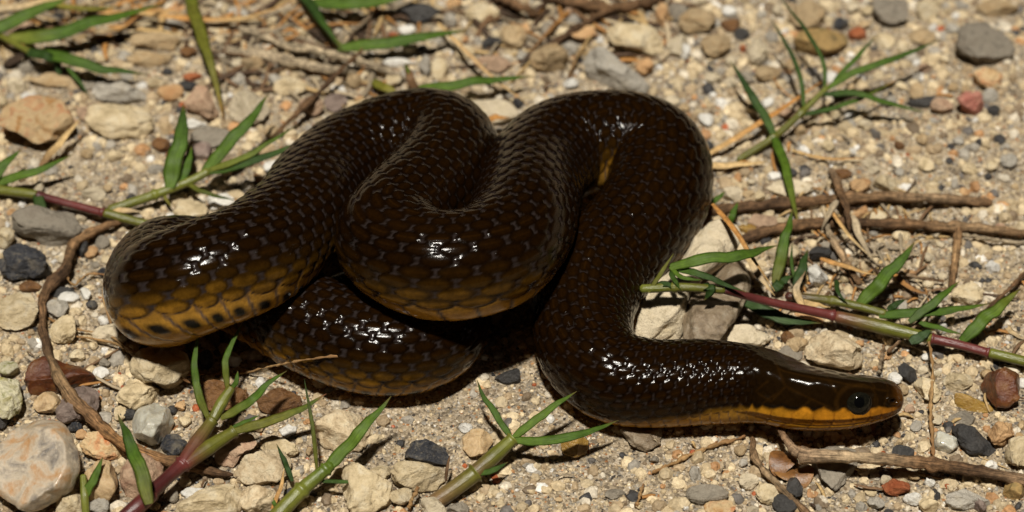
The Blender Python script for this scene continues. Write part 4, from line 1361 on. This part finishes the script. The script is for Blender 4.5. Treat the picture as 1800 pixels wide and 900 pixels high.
stalk('root', 'long brown woody root bowing down the left of the snake', 'root',
      [(215, 388, 16), (160, 408, 20), (128, 432, 24), (112, 475, 26), (80, 515, 24), (74, 570, 26), (92, 640, 40), (125, 695, 40), (165, 735, 34), (215, 780, 32), (290, 808, 26), (345, 822, 14), (410, 835, 8)],
      [6, 8, 9, 9, 8, 8, 8, 9, 12, 9, 8, 9, 5], [BROWN, (0.26, 0.15, 0.07), DARKB, BROWN, DARKB, (0.22, 0.14, 0.07), BROWN, (0.25, 0.13, 0.05), BROWN, DARKB], rough=0.22, nodes=(0.22, 0.62, 0.8))
stalk('stick', 'dead jointed stick lying under the snake head', 'stick',
      [(1402, 800, 52), (1470, 802, 62), (1560, 808, 54), (1680, 822, 36), (1830, 850, 28)], [13, 9, 10, 10, 11],
      [(0.26, 0.17, 0.10), (0.34, 0.25, 0.15), BROWN, DARKB, (0.28, 0.18, 0.10)], rough=0.14, nodes=(0.02, 0.55),
      twigs=[([(1406, 800, 52), (1388, 782, 52), (1368, 752, 50)], [9, 6, 4], [(0.3, 0.2, 0.12), BROWN])])
stalk('dry_stem', 'curved dry stem below the throat, running to the bottom edge', 'stem',
      [(1322, 770, 14), (1330, 810, 18), (1365, 850, 18), (1430, 912, 14)], [5, 6, 6, 6], [BROWN, (0.26, 0.18, 0.1), BROWN], rough=0.2)
stalk('stick', 'upper of two long brown sticks right of the coils', 'stick',
      [(1240, 372, 10), (1320, 362, 18), (1420, 354, 22), (1560, 346, 20), (1660, 350, 18), (1745, 356, 12)], [9, 10, 10, 9, 9, 7],
      [BROWN, DARKB, BROWN, (0.20, 0.12, 0.06), (0.24, 0.16, 0.09), BROWN], rough=0.16, nodes=(0.5,))
stalk('stick', 'lower of two long brown sticks right of the coils', 'stick',
      [(1296, 422, 10), (1360, 404, 16), (1440, 392, 18), (1560, 393, 18), (1680, 398, 16), (1830, 412, 14)], [9, 10, 9, 9, 8, 7],
      [DARKB, BROWN, DARKB, BROWN, (0.26, 0.17, 0.09), BROWN], rough=0.18, nodes=(0.72,))
stalk('stick', 'short upright brown stub joined near the lower long stick', 'stick',
      [(1686, 402, 16), (1680, 450, 18), (1672, 505, 8)], [7, 8, 6], [BROWN, (0.28, 0.17, 0.08), BROWN], rough=0.15)
stalk('dry_stem', 'dark dried stem crossing both long sticks at right', 'stem',
      [(1462, 300, 14), (1478, 340, 44), (1490, 375, 44), (1494, 410, 20)], [6, 8, 7, 4], [(0.22, 0.15, 0.09), BROWN, DARKB], rough=0.25)
stalk('dry_stem', 'leaning brown dried stem in the straw heap', 'stem',
      [(1450, 392, 24), (1470, 432, 22), (1512, 500, 12)], [5, 8, 5], [GREYW, (0.3, 0.2, 0.11), BROWN], rough=0.2)


def straw(label, pts, w, cols, tw=0.5, name='straw', group='dry straws lying on the gravel', cat='straw'):
    base = at(pts[0][0], pts[0][1], 0)
    o = link(name, blade_mesh(name, [tuple(p) for p in pts], w, cols, base, M_DRY, tw, fold=0.35), None, base)
    tag(o, label, cat, group)


straw('thin straw slanting behind the gap of the top coils', [(770, 40, 30), (800, 70, 40), (860, 130, 45), (934, 188, 20)], 10, [STRAW, (0.5, 0.32, 0.15), STRAW])
straw('orange straw running from the arch coil up to the sprig', [(1230, 280, 14), (1320, 226, 34), (1390, 180, 40), (1452, 138, 34)], 13, [STRAW, ORANGE, ORANGE])
straw('pale thick straw lying right of the arch coil', [(1228, 290, 10), (1280, 290, 16), (1350, 284, 12)], 16, [STRAW, (0.55, 0.38, 0.18), STRAW])
straw('thin orange straw on the sand below the right sprig', [(1392, 264, 10), (1450, 278, 16), (1524, 278, 10)], 8, [STRAW, ORANGE])
straw('orange stalk slanting down beside the large glassy rock', [(1252, 358, 90), (1290, 402, 120), (1325, 455, 100), (1362, 512, 50)], 12, [ORANGE, ORANGE, STRAW])
straw('pale broken straw next to the orange stalk at right', [(1312, 446, 50), (1335, 485, 44), (1362, 520, 30)], 17, [STRAW, PALE, STRAW])
straw('golden straw with a bent end right of the white stone', [(1442, 454, 26), (1490, 470, 32), (1542, 484, 18)], 11, [ORANGE, STRAW])
straw('thin straw lying across the straw heap', [(1454, 360, 44), (1490, 410, 40), (1545, 466, 22)], 8, [ORANGE, STRAW, PALE])
straw('papery pale dead leaf in the straw heap', [(1498, 378, 30), (1515, 420, 30), (1542, 470, 14)], 18, [PALE, PALE, GREYW], 0.9)
straw('twisted pale dead leaf over the long sticks', [(1472, 352, 44), (1455, 380, 46), (1442, 410, 22)], 14, [GREYW, PALE, GREYW], 1.0)
straw('dull straw piece under the golden straw', [(1570, 480, 12), (1600, 505, 18), (1640, 520, 10)], 12, [ORANGE, BROWN])
straw('flat tan leaf strip on the sand at the far right', [(1760, 560, 10), (1780, 585, 14), (1810, 600, 10)], 14, [STRAW, GREYW])
straw('orange straw curving along the top left straw pile', [(240, 22, 30), (320, 30, 40), (400, 34, 40), (470, 20, 46), (520, -2, 46)], 13, [STRAW, ORANGE, STRAW, ORANGE])
straw('tan straw near the top left corner behind the blades', [(-20, 20, 20), (60, 4, 30), (120, -12, 30)], 20, [PALE, STRAW])
straw('straw lying across the top left straw pile', [(130, 10, 16), (200, 22, 22), (290, 18, 22), (350, 36, 16)], 12, [STRAW, ORANGE, STRAW])
straw('long straw under the flat grass leaf at top left', [(190, 46, 20), (260, 52, 26), (330, 62, 22)], 11, [ORANGE, STRAW, STRAW])
straw('brown stalk leaning on the orange angular rock', [(70, 292, 14), (105, 250, 44), (142, 208, 60)], 17, [BROWN, STRAW, STRAW], 0.3)
straw('straw piece right of the hanging blade at the top', [(355, 34, 22), (400, 40, 26), (470, 30, 24)], 9, [PALE, STRAW])
straw('orange leaf scrap glimpsed between the top coils', [(848, 214, 40), (870, 206, 46), (895, 206, 40)], 16, [ORANGE, ORANGE])
for lab, pts, r, cols in [
    ('weathered grey stick slanting behind the back coil', [(420, 50, 20), (500, 78, 28), (600, 98, 28), (710, 135, 14)], [6, 8, 8, 5], [GREYW, PALE, GREYW]),
    ('flat weathered stick beside the long hanging blade', [(396, 92, 16), (470, 100, 20), (560, 118, 20), (625, 128, 10)], [8, 12, 11, 5], [GREYW, (0.36, 0.28, 0.18), GREYW]),
    ('dark slanting twig at the upper left of the back coil', [(488, 232, 20), (540, 182, 36), (600, 122, 40), (640, 85, 30)], [4, 6, 5, 3], [BROWN, DARKB, BROWN]),
    ('thin dark twig behind the hanging blade', [(350, 92, 24), (420, 96, 26), (480, 112, 18)], [2.5, 2.5, 2], [DARKB, BROWN]),
    ('dark brown stem at the top edge left of the tan rock', [(850, -20, 20), (905, 8, 30), (950, 26, 16)], [9, 9, 6], [DARKB, BROWN]),
    ('dark brown branch along the top edge at centre', [(940, -8, 20), (1020, 6, 26), (1090, 14, 28), (1170, -6, 24)], [8, 11, 10, 8], [DARKB, BROWN, DARKB]),
    ('brown forked stem below the top branch', [(1080, 12, 26), (1020, 45, 30), (985, 70, 24), (935, 118, 12)], [7, 6, 6, 4], [BROWN, DARKB, BROWN]),
    ('reddish thin stem by the lumpy yellow rock', [(1000, 20, 24), (960, 60, 24), (925, 100, 12)], [3.5, 3.5, 2.5], [ORANGE, BROWN]),
    ('thin brown stem beside the slanted grey slab', [(1040, 60, 16), (1012, 105, 20), (1000, 140, 10)], [3, 4, 3], [STRAW, BROWN]),
    ('dark twig behind the left end of the upper leaf', [(612, 60, 14), (650, 30, 24), (668, 5, 24)], [3.5, 3.5, 3], [GREYW, BROWN]),
    ('thin dark twig crossing the sand at the far right', [(1716, 560, 12), (1755, 525, 26), (1806, 476, 24)], [3.5, 4, 4], [DARKB, BROWN]),
    ('thin brown twig from the straw heap toward the right', [(1520, 455, 12), (1590, 482, 16), (1660, 495, 8)], [3, 3.5, 2.5], [GREYW, BROWN]),
    ('thin brown twig under the purple red runner', [(1560, 620, 14), (1620, 560, 22), (1650, 520, 14)], [3, 3, 2.5], [BROWN, GREYW]),
    ('slim stem rising behind the snout', [(1545, 655, 14), (1550, 630, 34), (1554, 606, 40)], [3.5, 3.5, 3], [GREYW, BROWN]),
    ('pale thin stick below the lower long stick at right', [(1690, 412, 10), (1750, 422, 12), (1810, 428, 10)], [3.5, 3.5, 3], [PALE, GREYW])]:
    stalk('twig', lab, 'twig', pts, r, cols, rough=0.3, group='twigs and dead stems on the gravel')

ROOTC = [(0.24, 0.13, 0.05), (0.34, 0.21, 0.09), (0.20, 0.10, 0.04)]
for lab, pts, r in [
    ('fine rootlet curling below the snake left bend', [(85, 560, 12), (130, 578, 14), (190, 590, 16), (240, 622, 44), (290, 640, 50), (340, 655, 26)], 2.2),
    ('second fine rootlet over the large cream rock', [(90, 585, 12), (140, 592, 14), (205, 605, 20), (260, 640, 48), (335, 672, 24)], 2.0),
    ('long hair thin rootlet reaching to the lower coil', [(330, 658, 16), (420, 656, 12), (482, 642, 60), (555, 630, 116), (628, 622, 124)], 1.8),
    ('thin upright rootlet left of the snake bend', [(190, 478, 10), (182, 520, 14), (192, 560, 16), (205, 596, 10)], 2.0),
    ('short curly rootlet beside the root knee', [(112, 478, 20), (130, 500, 16), (155, 482, 14), (188, 484, 8)], 1.8),
    ('thin root thread below the snake throat', [(1145, 832, 6), (1200, 806, 10), (1250, 785, 10), (1312, 766, 10)], 2.8),
    ('second root thread on the sand below the throat', [(1190, 800, 8), (1225, 798, 10), (1262, 776, 8)], 2.0),
    ('long thin root hanging right of the snout', [(1632, 598, 30), (1640, 650, 30), (1636, 720, 18), (1641, 812, 10)], 2.8),
    ('thin thread across the shade beneath the stick', [(1540, 822, 8), (1600, 830, 10), (1660, 842, 6)], 2.0),
    ('fine stalk at the bottom edge left of the pale wedge', [(716, 895, 8), (728, 872, 26), (735, 855, 32)], 2.6),
    ('pale fine stem on the sand at the bottom right of centre', [(1118, 890, 6), (1126, 868, 12), (1132, 850, 12)], 2.4)]:
    stalk('rootlet', lab, 'rootlet', pts, r, ROOTC, mat=M_DRY, rough=0.5, group='hair thin rootlets on the gravel')


def dead_leaf(label, poly, z, cols, seed):
    """a curled dead leaf: a thin closed dished sheet with its own outline"""
    P = np.array(poly, float)
    c = P.mean(0)
    nr, na = 6, 28
    base = at(c[0], c[1], z)
    ang = np.arctan2(P[:, 1] - c[1], P[:, 0] - c[0])
    o = np.argsort(ang)
    rad = np.hypot(*(P - c).T)
    rng = np.random.default_rng(seed)
    vs, col = [], []
    for side in (1, -1):
        for q in range(nr + 1):
            for w in range(na):
                t = -math.pi + 2 * math.pi * w / na
                r_ = np.interp(t, np.concatenate([ang[o] - 2 * math.pi, ang[o], ang[o] + 2 * math.pi]), np.tile(rad[o], 3)) * q / nr
                p = at(c[0] + r_ * math.cos(t), c[1] + r_ * math.sin(t), z)
                k = (q / nr) ** 2
                p = p + np.array([0, 0, 8 * k * math.sin(2 * t + seed) - 6 * k + 1.2 * side * (q < nr)])
                vs.append(p - base)
                col.append(np.asarray(cols[0]) * (1 - k) + np.asarray(cols[1]) * k)
    m = (nr + 1) * na
    fs = []
    for sd in (0, 1):
        for q in range(nr):
            for w in range(na):
                w2 = (w + 1) % na
                f = (sd * m + q * na + w, sd * m + (q + 1) * na + w, sd * m + (q + 1) * na + w2, sd * m + q * na + w2)
                fs.append(f if sd else f[::-1])
    ob = link('dead_leaf', make_mesh('dead_leaf', vs, fs, M_SHINYLEAF, colors=np.array(col)), None, base)
    tag(ob, label, 'leaf', 'dead leaves under the stick')


M_SHINYLEAF = tint_mat('dead_leaf', 0.35, 0.5, var=0.4, cell=8, bump=1.0)
dead_leaf('upper curled shiny brown dead leaf at the joint of the stick', [(1352, 802), (1360, 789), (1382, 785), (1401, 812), (1385, 823), (1358, 824)], 24, [(0.12, 0.05, 0.015), (0.22, 0.10, 0.03)], 1)
dead_leaf('lower flat brown dead leaf beneath the curled one', [(1360, 830), (1395, 819), (1431, 826), (1429, 839), (1392, 843)], 14, [(0.16, 0.07, 0.02), (0.24, 0.12, 0.04)], 2)


def litter():
    """a tangle of fine dead grass fibres, far too many to count"""
    rng = np.random.default_rng(77)
    Vs, Fs, Cs, off = [], [], [], 0
    zones = [((1380, 330, 1640, 540), 130), ((1240, 420, 1420, 560), 14), ((380, 40, 680, 170), 80), ((-20, -10, 520, 80), 150), ((850, -10, 1190, 120), 90), ((520, -10, 900, 60), 50),
             ((1300, 160, 1460, 300), 12), ((1560, 500, 1800, 620), 16), ((60, 540, 360, 690), 16), ((0, 0, 1800, 900), 60), ((1380, 640, 1800, 880), 18)]
    pal = np.array([STRAW, PALE, GREYW, BROWN, ORANGE, DARKB])
    for (x0, y0, x1, y1), cnt in zones:
        for _ in range(cnt):
            p = at(rng.uniform(x0, x1), rng.uniform(y0, y1), 0)
            d = np.hypot(SNAKE_C[:, 0] - p[0], SNAKE_C[:, 1] - p[1])
            if (d < SNAKE_R * 1.0).any(): continue
            a = rng.uniform(0, 6.28)
            L = rng.uniform(14, 95) if cnt != 60 else rng.uniform(8, 36)
            thick = y0 < 50 and cnt != 60
            if thick: L *= rng.uniform(1.0, 2.2)
            n, m = 10, 5
            t = np.linspace(-0.5, 0.5, n)
            bend = rng.uniform(-0.5, 0.5)
            P = np.stack([p[0] + L * (t * math.cos(a) - bend * t * t * math.sin(a)), p[1] + L * (t * math.sin(a) + bend * t * t * math.cos(a)), t * 0], 1)
            P[:, 2] = gz(P[:, 0], P[:, 1]) + rng.uniform(2, 9) + 9 * rng.uniform(0, 1) * (0.25 - t * t) * 4 + rng.uniform(-8, 8) * t
            r = (rng.uniform(1.2, 4.2) if thick else rng.uniform(0.8, 2.6)) * (1 - 0.6 * (2 * np.abs(t)) ** 3)
            sd = np.array([-math.sin(a), math.cos(a), 0])
            be = np.linspace(0, 2 * math.pi, m, endpoint=False)
            V = P[:, None] + (r[:, None] * np.cos(be) * 1.5)[..., None] * sd + (r[:, None] * np.sin(be))[..., None] * np.array([0, 0, 0.7])
            i = np.arange(n * m).reshape(n, m)
            j = np.roll(i, -1, 1)
            Fs.append(np.stack([i[:-1], j[:-1], j[1:], i[1:]], -1).reshape(-1, 4) + off)
            Vs.append(V.reshape(-1, 3))
            Cs.append(np.repeat((pal[rng.integers(len(pal))] * rng.uniform(0.7, 1.1))[None], n * m, 0))
            off += n * m
    o = link('dry_litter', make_mesh('dry_litter', np.concatenate(Vs), np.concatenate(Fs), M_PEBBLE, colors=np.concatenate(Cs)))
    tag(o, 'fine tangle of dead grass fibres strewn over the gravel', 'litter', kind='stuff')


litter()
